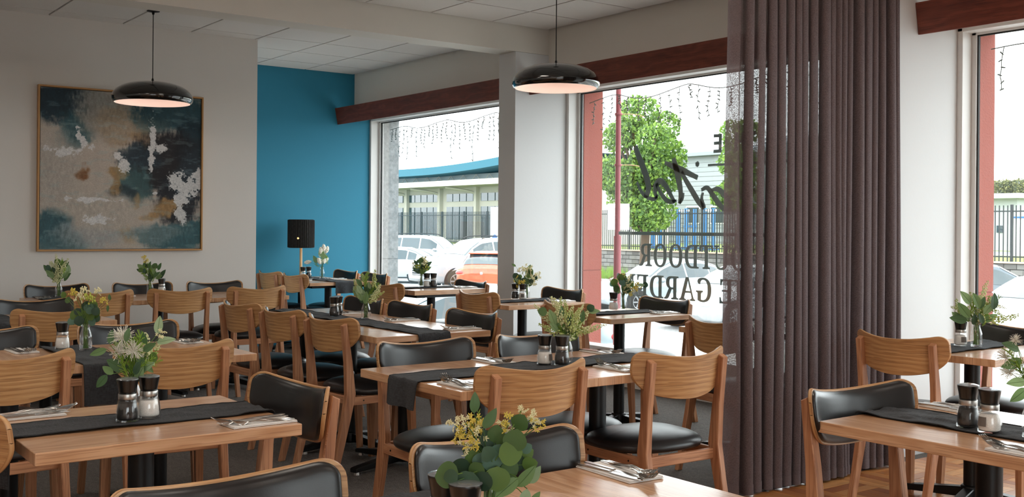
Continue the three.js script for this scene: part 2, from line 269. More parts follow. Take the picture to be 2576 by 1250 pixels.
function legPrism(top, bot, ht, hb) { // tapered square leg between two points
  const g = new THREE.BoxGeometry(1, 1, 1), p = g.attributes.position;
  for (let i = 0; i < p.count; i++) { const t = p.getY(i) > 0, c = t ? top : bot, h = t ? ht : hb; p.setXYZ(i, c[0] + p.getX(i) * 2 * h, c[1], c[2] + p.getZ(i) * 2 * h); }
  g.computeVertexNormals(); return grainUV(g, 'y');
}
function rearPost(sx) {
  const st = [[.79, .013], [.7, .0165], [.6, .02], [.5, .0245], [.44, .0275], [.4, .0275], [.3, .024], [.15, .02], [0, .0155]], zc = (y) => y > .44 ? .0265 + leanZ(y) - .012 * clamp((.62 - y) / .18) : .016 - .1 * Math.pow((.44 - y) / .44, 1.15);
  const pts = [...st.map(([y, h]) => [zc(y) + h, y + (y === .79 ? .012 : 0)]), ...st.slice().reverse().map(([y, h]) => [zc(y) - h, y])];
  const g = extrude(pts, .03, .003); g.rotateY(-Math.PI / 2); g.translate(sx * .19, 0, 0); const q = toCreasedNormals(g, .5); return grainUV(q, 'y', sx);
}
const chairProto = (() => {
  const g = new THREE.Group(); g.userData = { category: 'chair' };
  mesh('backrest', backPly(), M.veneer, g); mesh('back_pad', backPad(), M.leather, g); mesh('seat_cushion', seatCushion(), M.leather, g);
  for (const s of [-1, 1]) {
    mesh('rear_leg', rearPost(s), M.solid, g);
    mesh('front_leg', legPrism([s * .195, .426, .392], [s * .205, 0, .41], .019, .0135), M.solid, g);
    const rail = mesh('side_rail', box(.02, .042, .36, s * .195, .4, .21, .003, 'z'), M.solid, g);
    for (const z of [.34, .09]) { const c = mesh('screw', new THREE.CylinderGeometry(.004, .004, .002, 10).rotateZ(Math.PI / 2), M.blackMetal, rail); c.position.set(s * .2056, .4, z); }
  }
  mesh('front_rail', box(.36, .042, .02, 0, .4, .392, .003), M.solid, g); mesh('rear_rail', box(.35, .042, .02, 0, .4, .02, .003), M.solid, g);
  return g;
})();
const DEG = Math.PI / 180;
// [id, X, U, facing angle (0 = away along the window wall, 90 = towards the windows), label]
const chairs = [
  ['c1', 2.12, 8.81, 183, 'black padded dining chair against the wall under the left half of the painting'],
  ['c2', 2.77, 8.77, 183, 'black padded dining chair against the wall below the left pendant lamp'],
  ['c3', 3.35, 8.71, 182, 'black padded dining chair against the wall, nearest the blue wall'],
  ['c4', 2.18, 7.84, 5, 'wooden chair back behind the yellow berry flowers, at the wall tables'],
  ['c5', 2.76, 7.81, 3, 'wooden chair with its whole back in view, middle of the wall tables'],
  ['c6', 3.36, 7.80, .5, 'wooden chair at the right end of the wall tables, beside the long runner table'],
  ['d1', 1.60, 7.19, 181, 'black padded chair cut by the left edge, behind the yellow berry flowers'],
  ['d2', 1.53, 6.31, 1, 'wooden chair back left of the glass salt mill, half hidden by yellow berries'],
  ['b1', .95, 5.28, 176, 'black padded chair corner at the left edge beside a fork napkin'],
  ['b2', 1.60, 5.28, 181, 'wide black padded chair back behind the white spider flowers'],
  ['b3', .86, 4.21, -5, 'wooden chair back cut by the left edge, before the draped runner'],
  ['b4', 1.49, 4.26, 5, 'wooden chair back right of the white spider flowers'],
  ['a0', .552, 3.08, 92, 'wooden chair end peeking in at the lower left edge'],
  ['a1', 1.43, 3.03, -93, 'black padded chair at the right end of the lower left table'],
  ['g0', .78, 1.95, 176, 'large black padded chair back cut by the bottom edge, left of centre'],
  ['g1', 1.43, 1.99, 180, 'black padded chair back behind the nearest round leaf bouquet'],
  ['f1', 2.31, 2.95, .8, 'wooden chair in the centre foreground, its back over the twin mills'],
  ['f2', 3.04, 2.95, 2, 'whole wooden chair with black seat beside the curtain'],
  ['f3', 2.38, 3.82, 180, 'black padded chair on the far side of the centre table, left one'],
  ['f4', 2.96, 3.8, 180, 'black padded chair behind the salt and pepper mills of the centre table'],
  ['e1', 2.58, 6.29, 86, 'wooden chair back, farthest of three left of the long runner table'],
  ['e2', 2.58, 5.68, 87, 'wooden chair back, middle of three left of the long runner table'],
  ['e3', 2.58, 5.08, 86, 'wooden chair back, nearest of three left of the long runner table'],
  ['w1', 3.46, 6.26, -92, 'black padded chair, farthest of three right of the long runner table'],
  ['w2', 3.49, 5.72, -93, 'black padded chair, middle of three right of the long runner table'],
  ['w3', 3.45, 4.98, -91, 'black padded chair, nearest of three right of the long runner table'],
  ['j1', 4.56, 10.34, 86, 'small wooden chair in the blue alcove, nearest the painting wall'],
  ['j2', 4.53, 9.68, 87, 'small wooden chair before the lamp post in the blue alcove'],
  ['j3', 5.42, 10.23, -92, 'black padded chair against the blue wall, left of two'],
  ['j4', 5.38, 9.54, -93, 'black padded chair beside the blue wall, right of two'],
  ['k1', 4.50, 7.82, 90, 'wooden chair back left of the table at the far window'],
  ['k2', 5.39, 7.82, -90, 'black padded chair at the far window, beside the white pier'],
  ['l1', 4.49, 6.48, 88, 'wooden chair back left of the table before the white pier'],
  ['l2', 5.36, 6.50, -92, 'black padded chair before the white pier and red column'],
  ['m1', 4.34, 5.26, 88, 'wooden chair back behind the pale grass flowers, before the red column'],
  ['m2', 5.21, 5.22, -90, 'black padded chair before the mirrored window lettering'],
  ['n1', 4.24, 3.89, 95, 'wooden chair half hidden behind the left edge of the curtain'],
  ['i1', 4.36, 2.88, 91, 'wooden chair back right of the curtain before the white pier'],
  ['i2', 5.31, 2.79, -90, 'black padded chair cut by the right edge beside the window'],
  ['h1', 2.81, 2.00, 184, 'black padded chair pushed up to the right foreground table'],
];
const chairAt = {};
for (const [id, X, U, a, label] of chairs) { chairAt[id] = [X, U, a * DEG]; copyOf(chairProto, 'dining_chair', label, W(X, 0, U), Math.PI - a * DEG, 'dining chairs of bent wood with black pads'); }

// ---------------------------------------------------------------- pedestal tables, .71 x .62
const TT = .739, TH = .033;
function tableProto(mat, H = TT, th = TH, apron = false) {
  const g = new THREE.Group(); g.userData = { category: 'table' };
  mesh('tabletop', box(.71, th, .62, 0, H - th / 2, 0, .003), mat, g);
  if (apron) mesh('under_frame', box(.6, .025, .5, 0, H - th - .0125, 0), M.blackMetal, g);
  mesh('top_plate', box(.3, .012, .3, 0, H - th - .006, 0, .002), M.blackMetal, g);
  mesh('post', new THREE.CylinderGeometry(.036, .036, H - th - .05, 24).translate(0, (H - th + .03) / 2, 0), M.blackMetal, g);
  mesh('hub', lathe([[0, .085], [.042, .085], [.048, .078], [.05, .03], [.05, .022], [0, .022]], 24), M.blackMetal, g);
  for (let k = 0; k < 4; k++) {
    const s = extrude([[.03, .075], [.36, .04], [.372, .034], [.372, .016], [.03, .026]], .052, .004); s.rotateY(k * Math.PI / 2 + .24); const q = toCreasedNormals(s, .5);
    const arm = mesh('base_arm', q, M.blackMetal, g), a = k * Math.PI / 2 + .24; const gl = mesh('glide', new THREE.CylinderGeometry(.014, .017, .017, 14), M.steelBrushed, arm); gl.position.set(Math.cos(a) * .345, .0085, -Math.sin(a) * .345);
  }
  return g;
}
const tProtos = M.top.map((m) => tableProto(m)), tHigh = tableProto(M.top[1], .772, .04, true), tJ = tableProto(M.top[0], .742, .033, true);
// [id, X, U, long axis along x?, label, proto]
const tables = [
  ['A', .98, 3.095, 1, 'oak cafe table in the lower left foreground with a long charcoal runner', 0],
  ['B1', .97, 4.775, 0, 'oak table at the left edge, left half of the second row pair', 1],
  ['B2', 1.59, 4.775, 0, 'oak table right of the draped runner, right half of the second row pair', 2],
  ['C1', 2.13, 8.29, 0, 'oak table by the wall, left of three under the painting', 1],
  ['C2', 2.75, 8.29, 0, 'oak table by the wall, middle of three below the pendant', 0],
  ['C3', 3.37, 8.29, 0, 'oak table by the wall, right of three beside the blue alcove', 2],
  ['D0', .95, 6.75, 0, 'oak table in the third row just outside the left edge', 0],
  ['D1', 1.57, 6.75, 0, 'oak table in the third row, its corner showing behind yellow berry flowers', 1],
  ['E1', 3.025, 5.04, 1, 'nearest of three joined oak tables under the long runner, corner forward', 0],
  ['E2', 3.025, 5.66, 1, 'middle of three joined oak tables under the long runner', 2],
  ['E3', 3.025, 6.28, 1, 'farthest of three joined oak tables under the long runner', 1],
  ['F1', 2.345, 3.375, 0, 'oak table in the centre with a runner draped over its left end', 1],
  ['F2', 2.965, 3.375, 0, 'oak table in the centre, right half, behind the chair by the curtain', 2],
  ['G1', .81, 1.565, 0, 'oak table below the bottom edge, left half of the nearest pair', 2],
  ['G2', 1.43, 1.565, 0, 'oak table at the bottom centre shining white from the window', 0],
  ['H', 2.91, 1.625, 0, 'oak table in the right foreground with two mills on its runner', 2],
  ['I', 4.835, 2.79, 1, 'oak table by the right window behind the curtain', 0],
  ['J1', 4.97, 9.8, 1, 'oak table in the blue alcove with a runner hanging over its end', 'J'],
  ['J2', 4.97, 10.42, 1, 'oak table in the blue alcove against the blue wall', 'J'],
  ['K', 4.95, 7.82, 1, 'higher oak table at the far window with a thick edge', 'K'],
  ['L', 4.90, 6.45, 1, 'oak table for two before the white pier', 1],
  ['M', 4.78, 5.23, 1, 'oak table for two before the lettered window', 0],
  ['N', 4.80, 4.05, 1, 'oak table hidden behind the curtain, one corner showing', 2],
];
for (const [id, X, U, along, label, p] of tables) copyOf(p === 'K' ? tHigh : p === 'J' ? tJ : tProtos[p], 'cafe_table', label, W(X, 0, U), along ? 0 : Math.PI / 2, 'oak cafe tables on black pedestals');

// ---------------------------------------------------------------- table runners
function runner(id, label, X, U, axis, len, w, d0, d1, H = TT, seed = 1) { // axis 'x' or 'u'; d0, d1 = how far each end hangs down
  const r = .012, pts = [], h = len / 2, top = .004; // path: [along, y]
  if (d0) { for (let i = 0; i <= 6; i++) pts.push([-h - r - .002, -d0 + (d0 - r) * i / 6]); for (let i = 1; i <= 5; i++) { const t = i / 5 * Math.PI / 2; pts.push([-h - .002 - r * Math.cos(t), -r + (r + top) * Math.sin(t)]); } } else pts.push([-h + .004, top]);
  const n = 60; for (let i = 1; i < n; i++) pts.push([lerp(-h, h, i / n), top]);
  if (d1) { for (let i = 0; i <= 5; i++) { const t = i / 5 * Math.PI / 2; pts.push([h + .002 + r * Math.sin(t), -r + (r + top) * Math.cos(t)]); } for (let i = 1; i <= 6; i++) pts.push([h + r + .002, -r - (d1 - r) * i / 6]); } else pts.push([h - .004, top]);
  const cum = [0]; for (let i = 1; i < pts.length; i++) cum.push(cum[i - 1] + Math.hypot(pts[i][0] - pts[i - 1][0], pts[i][1] - pts[i - 1][1]));
  const N = pts.length - 1, nw = 18, sh = (off) => grid(N, nw, (a, b) => {
    const k = Math.round(a * N), [s, y] = pts[k], c = (b - .5) * w, flat = y > 0 ? 1 : 0;
    const wr = flat ? .0032 * Math.max(0, fbm(s * 9 + seed * 7, c * 22 + seed, 3) - .42) * 6 : 0, edge = .0016 * Math.sin(s * 31 + seed) + .004 * (vnoise(s * 6 + seed * 3, b > .5 ? 1 : 5) - .5), out = flat ? 0 : .01 * Math.sin(b * 9 + seed) * clamp(-y / .1);
    const q = [s + (s < 0 ? -1 : 1) * (out + (flat ? 0 : .008 * clamp(-y / .1))) + off * (flat ? 0 : Math.sign(s)), y + wr + (flat ? off : 0), c + edge * Math.sign(b - .5) * Math.abs(b - .5) * 2];
    return axis === 'x' ? [X + q[0], H + q[1], -U + q[2], cum[k], c] : [X + q[2], H + q[1], -U - q[0], cum[k], c];
  });
  const g = sh(0), g2 = sh(-.0022);
  const t = thing('table_runner', label, 'table runner', V(0, 0, 0), 0, 'charcoal linen table runners');
  mesh('cloth', merge([g, g2]), M.linen, t);
  const hem = []; for (const b of [.004, .996]) { const p = g.attributes.position, pp = []; for (let k = 0; k <= N; k++) { const i = (b > .5 ? nw : 0) * (N + 1) + k; pp.push(V(p.getX(i), p.getY(i) + .0005, p.getZ(i))); } hem.push(new THREE.TubeGeometry(new THREE.CatmullRomCurve3(pp), N, .0018, 5)); }
  mesh('hem', merge(hem), M.linen, t);
  return t;
}
runner('A', 'charcoal runner across the lower left table under two mills', .98, 3.1, 'x', .71, .205, .13, .006, TT, 1);
runner('B', 'charcoal runner between the second row tables, hanging over the near edge', 1.265, 4.775, 'u', .71, .2, .16, 0, TT, 2);
runner('C', 'dark runner at the left end of the wall tables', 2.02, 8.29, 'u', .71, .22, .06, 0, TT, 3);
runner('D', 'dark runner cut by the left edge in the third row', 1.27, 6.75, 'u', .71, .22, .12, 0, TT, 4);
runner('E', 'long charcoal runner down the three joined tables, folded over the near end', 3.01, 5.66, 'u', 1.86, .19, .065, .05, TT, 5);
runner('F', 'charcoal runner hanging over the left end of the centre table', 2.655, 3.385, 'x', 1.24, .205, .1, .06, TT, 6);
runner('G', 'charcoal runner tip at the bottom edge beside the black mills', 1.1, 1.565, 'u', .71, .25, 0, .1, TT, 7);
runner('H', 'charcoal runner on the right foreground table under two mills', 2.9, 1.625, 'u', .71, .2, 0, .015, TT, 8);
runner('I', 'charcoal runner on the table by the right window', 4.835, 2.83, 'x', .71, .21, 0, 0, TT, 9);
runner('J', 'grey runner hanging over the table end in the blue alcove', 4.99, 10.11, 'u', 1.24, .2, .11, 0, .742, 10);
runner('K', 'thin dark runner on the high table at the far window', 4.95, 7.85, 'x', .71, .2, 0, 0, .772, 11);
runner('L', 'charcoal runner on the table before the white pier', 4.9, 6.47, 'x', .71, .2, 0, 0, TT, 12);
runner('M', 'charcoal runner on the table before the lettered window', 4.78, 5.25, 'x', .71, .2, 0, 0, TT, 13);

// ---------------------------------------------------------------- salt and pepper mills
const saltM = std({ map: tex(128, 128, (u, v) => { const k = 205 + 50 * vnoise(u * 90, v * 90, 90, 90); return [k, k * .985, k * .96]; }, true, [2, 2]), roughness: .8 }), pepperM = std({ map: tex(128, 128, (u, v) => { const k = 6 + 34 * Math.pow(vnoise(u * 60, v * 60, 60, 60), 2); return [k * 1.1, k * .95, k * .85]; }, true, [2, 2]), roughness: .6 });
const millLabelM = std({ color: 0x6a635d, roughness: .6 });
function millProto(salt) {
  const g = new THREE.Group(); g.userData = { category: 'mill' };
  const body = mesh('glass_body', lathe([[0, .001], [.024, .001], [.0275, .003], [.0285, .012], [.028, .03], [.0255, .048], [.0225, .06], [.0215, .067], [.0195, .067], [.0205, .058], [.0235, .046], [.026, .03], [.0262, .012], [.024, .006], [0, .006]], 36), M.glass, g);
  const top = salt ? .054 : .06, rr = (y) => y < .03 ? .0255 : lerp(.0255, .0212, (y - .03) / .028);
  mesh('contents', lathe([[0, .0065], [.0235, .0065], [.0252, .011], [rr(.02), .02], [rr(.03), .03], [rr(.04), .04], [rr(top), top - .002], [.012, top], [0, top + .001]], 32), salt ? saltM : pepperM, g);
  mesh('steel_collar', lathe([[.0195, .065], [.0222, .065], [.0222, .079], [.0195, .079]], 36), M.steelBrushed, g);
  const cap = mesh('cap', lathe([[0, .0785], [.0205, .0785], [.0212, .086], [.0232, .1], [.0258, .115], [.0262, .119], [.0255, .121], [0, .1205]], 36), M.blackPlastic, g);
  mesh('clear_lid', lathe([[0, .1255], [.014, .125], [.0255, .1215], [.0262, .1195], [.0255, .121], [0, .1208]], 36), M.lid, cap);
  for (const c of g.children) c.geometry.scale(1.13, 1, 1.13); cap.children[0].geometry.scale(1.13, 1, 1.13);
  if (salt) mesh('paper_label', new THREE.CylinderGeometry(.0301, .0326, .026, 20, 1, true, -1.0, .9).translate(0, .033, 0), millLabelM, g);
  return g;
}
const saltP = millProto(true), pepperP = millProto(false);
const mills = [
  [.932, 3.068, 0, 'pepper mill on the lower left table'], [1.0, 3.092, 1, 'salt mill on the lower left table'],
  [1.225, 4.97, 1, 'salt mill before the wooden chair back, left of the bottle of yellow berries'],
  [3.04, 5.91, 0, 'pepper mill on the long runner, front one of two'], [3.095, 5.965, 0, 'pepper mill on the long runner, rear one of two'],
  [2.70, 3.40, 1, 'salt mill on the centre table'], [2.745, 3.345, 0, 'pepper mill on the centre table'],
  [4.88, 5.4, 1, 'salt mill on the table before the lettered window'],
  [4.96, 6.62, 0, 'pepper mill on the table before the white pier'], [4.98, 6.55, 1, 'salt mill on the table before the white pier'],
  [4.93, 7.86, 1, 'salt mill on the high table at the far window', .772], [4.98, 7.83, 0, 'pepper mill on the high table at the far window', .772],
  [2.857, 1.66, 0, 'pepper mill on the right foreground table'], [2.832, 1.582, 1, 'salt mill on the right foreground table'],
  [4.85, 2.86, 1, 'salt mill with a printed label on the table by the right window'],
  [2.86, 8.55, 1, 'mill behind the wooden chair at the middle wall table'],
  [4.94, 10.32, 1, 'salt mill in the blue alcove below the lamp'], [5.02, 10.35, 0, 'pepper mill in the blue alcove below the lamp'],
  [1.036, 1.588, 0, 'black mill cap at the bottom edge, left one'], [1.03, 1.512, 0, 'black mill cap at the bottom edge under round leaves'],
];
mills.forEach(([X, U, s, label, H = TT], i) => copyOf(s ? saltP : pepperP, s ? 'salt_mill' : 'pepper_mill', 'glass ' + label, W(X, H + .0045, U), .7 + i * 1.3, 'salt and pepper mills'));

// ---------------------------------------------------------------- napkins and cutlery
function strip(outline, th, bend) { // outline: dense [along, halfWidth] list -> thin solid bent in y
  const pts = [...outline.map(([a, w]) => [a, w]), ...outline.slice().reverse().map(([a, w]) => [a, -w])];
  const g = extrude(pts, th, th * .3), p = g.attributes.position; // x = along, y = across, z = thickness
  for (let i = 0; i < p.count; i++) { const x = p.getX(i), y = p.getY(i), z = p.getZ(i); p.setXYZ(i, y, z + bend(x, y), x); }
  g.computeVertexNormals(); return toCreasedNormals(g, .7);
}
const forkBend = (x) => .004 + .010 * Math.exp(-Math.pow((x - .02) / .045, 2)) - .002 + (x > .06 ? -.009 * Math.sin(clamp((x - .06) / .03) * Math.PI * .5) + .024 * Math.pow(clamp((x - .068) / .042), 1.6) + .004 : 0);
const handleLine = (a0, a1, w0, w1) => [...Array(13).keys()].map((i) => { const t = i / 12; return [lerp(a0, a1, t), (i === 0 ? .55 : 1) * lerp(w0, w1, Math.pow(t, .8)) * (1 + .12 * Math.sin(t * 9) * (1 - t))]; });
const forkProto = (() => {
  const g = new THREE.Group(); g.userData = { category: 'fork' };
  mesh('handle', strip([...handleLine(-.1, .035, .0085, .0028), [.045, .003], [.052, .006], [.058, .0098], [.064, .0108]], .0022, forkBend), M.steel, g);
  for (let k = 0; k < 4; k++) { const o = (k - 1.5) * .0064; const t = strip([...Array(9).keys()].map((i) => [lerp(.061, .113, i / 8), lerp(.0017, .0009, i / 8)]), .0018, forkBend); t.translate(o, 0, 0); mesh('tine', t, M.steel, g); }
  return g;
})();
const knifeProto = (() => {
  const g = new THREE.Group(); g.userData = { category: 'knife' };
  mesh('handle', strip(handleLine(-.105, .01, .0095, .006), .006, (x) => .004), M.steel, g);
  mesh('blade', strip([[.008, .006], [.02, .0085], [.05, .0095], [.08, .0092], [.098, .0075], [.108, .004], [.112, .0015]], .0016, (x) => .004), M.steel, g);
  return g;
})();
const napProto = (() => {
  const g = new THREE.Group(); g.userData = { category: 'napkin' };
  for (const [k, y] of [[0, .0016], [1, .0048]]) {
    const q = new RoundedBoxGeometry(.1 - k * .002, .003, .195 - k * .003, 2, .0012); q.translate(k * .001, y, 0); grainUV(q, 'z'); mesh('folded_layer', q, M.napkin, g);
  }
  return g;
})();
const rS = rngOf(21);
function setting(X, U, a, where, H = TT, n = 4) { // a = diner's facing angle
  const turn = Math.PI - a, base = W(X, H + .0006, U), jit = (rS() - .5) * .12, group = 'place settings';
  copyOf(napProto, 'napkin', 'folded white napkin ' + where, base, turn + jit, group);
  const put = (p, name, label, x, y, z, t) => { const o = V(x, y, z).applyAxisAngle(UPV, turn + jit); return copyOf(p, name, label, base.clone().add(o), turn + jit + t, group); };
  put(knifeProto, 'knife', 'large steel knife ' + where, -.034, .0042, .002, .05 + .05 * rS());
  const k2 = put(knifeProto, 'knife', 'small steel knife ' + where, -.014, .0042, -.008, .02 + .05 * rS()); k2.scale.setScalar(.88);
  put(forkProto, 'fork', 'large steel fork ' + where, .012, .0042, .012, -.1 - .08 * rS()).scale.setScalar(1.12);
  const f2 = put(forkProto, 'fork', 'small steel fork ' + where, .034, .0042, -.004, -.04 - .08 * rS()); f2.scale.setScalar(.9);
}
const setAt = [
  ['a1', 1.235, 2.86, 'at the right end of the lower left table'], ['a0', .725, 3.33, 'at the left end of the lower left table'],
  ['b1', 1.07, 5.03, 'left of the draped runner in the second row'], ['b2', 1.80, 5.03, 'on the right second row table near the white flowers'],
  ['f1', 2.12, 3.135, 'at the near left corner of the centre table'], ['f2', 2.89, 3.17, 'on the centre table between the two wooden chairs'],
  ['f3', 2.6, 3.62, 'on the centre table before the left padded chair'], ['f4', 3.2, 3.62, 'on the far right of the centre table'],
  ['w3', 3.28, 4.86, 'on the right near corner of the long runner table'], ['w2', 3.28, 5.5, 'on the long runner table, middle right seat'], ['w1', 3.28, 6.1, 'on the long runner table, far right seat'],
  ['m2', 5.03, 5.06, 'on the table before the lettered window'], ['l2', 5.15, 6.28, 'on the table before the white pier'], ['k2', 5.2, 7.66, 'on the high table at the far window', .772],
  ['g1', 1.665, 1.82, 'on the nearest table at the bottom centre'],
  ['h1', 3.13, 1.865, 'at the far corner of the right foreground table'], ['f1', 2.66, 1.375, 'at the near edge of the right foreground table'],
  ['i1', 4.58, 3.02, 'behind the wooden chair by the curtain'],
  ['c1', 1.96, 8.53, 'at the left end of the wall tables'], ['c2', 2.56, 8.5, 'on the middle wall table by the small bottle'], ['c3', 3.16, 8.5, 'on the right wall table'],
  ['j3', 5.2, 10.06, 'in the blue alcove before the left padded chair'], ['j2', 4.73, 9.92, 'in the blue alcove beside the wooden chair', .742],
];
for (const [c, X, U, where, H] of setAt) setting(X, U, chairAt[c][2], where, H);
// a rolled napkin stands on the alcove table
{
  const pts = []; for (let i = 0; i <= 60; i++) { const t = i / 60 * 5 * Math.PI, r = .008 + .0032 * t / Math.PI * 2 * .5; pts.push([Math.cos(t) * r, Math.sin(t) * r]); }
  const g = grid(60, 1, (a, b) => { const p = pts[Math.round(a * 60)]; return [p[0], p[1] + .025, (b - .5) * .12]; });
  const m = single('rolled_napkin', merge([g, g.clone().scale(1.04, 1.0, 1)]), std({ color: 0xeceae7, roughness: .9, side: THREE.DoubleSide }), 'rolled white napkin at the near end of the alcove table', 'napkin'); m.position.copy(W(5.22, .7435, 9.58)); m.rotation.y = -.5;
}

// ---------------------------------------------------------------- bottles and bouquets
const vaseProto = (() => {
  const g = new THREE.Group(); g.userData = { category: 'vase' };
  mesh('bottle_body', lathe([[0, .0015], [.022, .0015], [.0262, .004], [.0272, .012], [.0272, .055], [.0262, .066], [.02, .085], [.0165, .096], [.0162, .104], [.0148, .104], [.015, .096], [.0185, .084], [.0246, .065], [.0254, .055], [.0254, .014], [.024, .008], [0, .008]], 36), M.glass, g);
  mesh('lip', lathe([[.0148, .104], [.0162, .104], [.0195, .108], [.0205, .114], [.0195, .119], [.0175, .1205], [.016, .118], [.0148, .11], [.0148, .104]], 36), M.glass, g);
  return g;
})();
const leafM = (c, t = .25) => phys({ color: c, roughness: .62, transmission: t, thickness: 0, side: THREE.DoubleSide });
const LM = { euc: [leafM(0x2c4a34), leafM(0x3a5a3e), leafM(0x4c6b34), leafM(0x5e7d36), leafM(0x577a66)], gum: [leafM(0x55774a), leafM(0x6f9057), leafM(0x8aa873), leafM(0x3d5c40), leafM(0x9fb890)], stem: std({ color: 0x6a8a3a, roughness: .7 }), stemDark: std({ color: 0x4a6a34, roughness: .7 }) };
const berryM = [std({ color: 0xd9c45a, roughness: .7 }), std({ color: 0xe6dfb4, roughness: .7 }), std({ color: 0xb8bf52, roughness: .7 })], whiteFl = std({ color: 0xf4f0e4, roughness: .8 }), plumeM = [std({ color: 0xd6d8a8, roughness: .85 }), std({ color: 0xb4c078, roughness: .85 })], grassM = std({ color: 0x8fb03f, roughness: .7 });
function leafGeo(round) { // unit length along +y, normal +z
  return grid(8, 10, (a, b) => { const s = a * 2 - 1, w = round ? .5 * Math.pow(Math.sin(Math.PI * Math.pow(b, .85)), .62) : .235 * Math.pow(Math.sin(Math.PI * Math.pow(b, .8)), .8), x = s * w; return [x, b, .05 * Math.sin(b * 3) + .18 * Math.abs(x) * (round ? .4 : 1) - .06 * x * x]; });
}
const leafR = leafGeo(true), leafL = leafGeo(false), veinL = tube([V(0, 0, .002), V(0, .5, .054), V(0, .96, .02)], .009, 8, 4);
const ico = new THREE.IcosahedronGeometry(1, 0);
function blob(list) { return merge(list.map(([p, r, sy = 1]) => ico.clone().scale(r, r * sy, r).translate(p.x, p.y, p.z))); }
const flower = {
  berry(r, R) { const l = []; for (let i = 0; i < 26; i++) { const d = V(r() - .5, r() - .3, r() - .5).normalize().multiplyScalar(R * (.35 + .65 * r())); l.push([d, R * (.1 + .08 * r()), 1.5]); } return [blob(l), berryM[Math.floor(r() * 3)]]; },
  star(r, R) { const l = [], q = new THREE.Quaternion(); for (let i = 0; i < 10; i++) { const c = V(r() - .5, r() - .4, r() - .5).multiplyScalar(R * 1.9), ax = V(r() - .5, r() - .5, r() - .5).normalize(); for (let k = 0; k < 5; k++) { const d = V(Math.cos(k * 1.257), Math.sin(k * 1.257), .35).normalize().applyAxisAngle(ax, i * 2); q.setFromUnitVectors(UPV, d); l.push(ico.clone().scale(R * .09, R * .26, R * .09).applyQuaternion(q).translate(c.x + d.x * R * .24, c.y + d.y * R * .24, c.z + d.z * R * .24)); } } return [merge(l), berryM[r() < .6 ? 1 : 0]]; },
  spider(r, R) { const l = []; for (let i = 0; i < 130; i++) { const d = V(r() - .5, r() - .36, r() - .5).normalize(), p1 = d.clone().multiplyScalar(R * (.6 + .4 * r())).add(V((r() - .5) * R * .3, R * .15 * r(), (r() - .5) * R * .3)), mid = d.clone().multiplyScalar(R * .45).add(V(0, R * .12, 0)); l.push(tube([V(0, 0, 0), mid, p1], R * .017, 4, 3)); } return [merge(l), whiteFl]; },
  needle(r, R) { const l = []; for (let i = 0; i < 46; i++) { const y = R * (-1.6 + 2.4 * r()), d = V(r() - .5, .25 + r() * .5, r() - .5).normalize().multiplyScalar(R * .6); l.push(tube([V(0, y, 0), V(d.x * .5, y + d.y * .5, d.z * .5), V(d.x, y + d.y, d.z)], R * .03, 3, 3)); } return [merge(l), grassM]; },
  plume(r, R) { const l = []; for (let i = 0; i < 70; i++) { const t = i / 70, a = i * 2.4, w = R * (.12 + .3 * r()) * (1 - t * .75); l.push([V(Math.cos(a) * w, R * 2 * t - R * .8 + R * .1 * r(), Math.sin(a) * w), R * (.085 - .045 * t) * (.7 + .6 * r()), 1.3]); } return [blob(l), plumeM[r() < .6 ? 0 : 1]]; },
  tail(r, R) { const l = []; for (let i = 0; i < 26; i++) { const t = i / 26, a = i * 2.4, w = R * .34 * Math.sin(Math.PI * (t * .9 + .05)); l.push([V(Math.cos(a) * w, R * 1.5 * t - R * .5, Math.sin(a) * w), R * .22, 1.2]); } return [blob(l), whiteFl]; },
};
const toCam = camF.clone().negate();
function bouquet(X, U, H, label, items, seed) {
  const r = rngOf(seed), base = W(X, H + .004, U), g = thing('bouquet', label, 'bouquet', base, 0, 'bouquets in the bottles'), lip = V(0, .115, 0);
  for (const [kind, dx, dy, size, ang = 0, dz] of items) {
    const off = camR0.clone().multiplyScalar(dx).addScaledVector(UPV, dy).addScaledVector(toCam, dz ?? (r() - .5) * .06), end = lip.clone().add(off);
    const neck = lip.clone().add(V((r() - .5) * .018, -.01, (r() - .5) * .018)), foot = V((r() - .5) * .024, .012, (r() - .5) * .024);
    let tip = end; const leafy = kind === 'euc' || kind === 'gum', a = ang * DEG, dir = camR0.clone().multiplyScalar(Math.sin(a)).addScaledVector(UPV, Math.cos(a)).addScaledVector(toCam, (r() - .5) * .5).normalize();
    if (leafy) tip = end.clone().addScaledVector(dir, -size * .5);
    mesh('stem', tube([foot, neck, neck.clone().lerp(tip, .55).add(V(0, .012, 0)), tip], leafy ? .0009 : .0012, 10, 4), r() < .5 ? LM.stem : LM.stemDark, g);
    if (leafy) {
      const n = toCam.clone().addScaledVector(camR0, (r() - .5) * .9).addScaledVector(UPV, (r() - .25) * .9).normalize(), x = dir.clone().cross(n).normalize(), z = x.clone().cross(dir).normalize();
      const l = mesh('leaf', kind === 'euc' ? leafR : leafL, LM[kind][Math.floor(r() * 5)], g); l.quaternion.setFromRotationMatrix(new THREE.Matrix4().makeBasis(x, dir, z)); l.position.copy(tip); l.scale.set(size * (.9 + .2 * r()), size, size);
      if (kind === 'gum' && size > .045) { const v = mesh('vein', veinL, LM.stemDark, l); v.scale.set(1, 1, 1); }
    } else { const [fg, fm] = flower[kind](r, size); const m = mesh('flower_head', fg, fm, g); m.position.copy(end); m.quaternion.setFromUnitVectors(UPV, dir); }
  }
  return g;
}
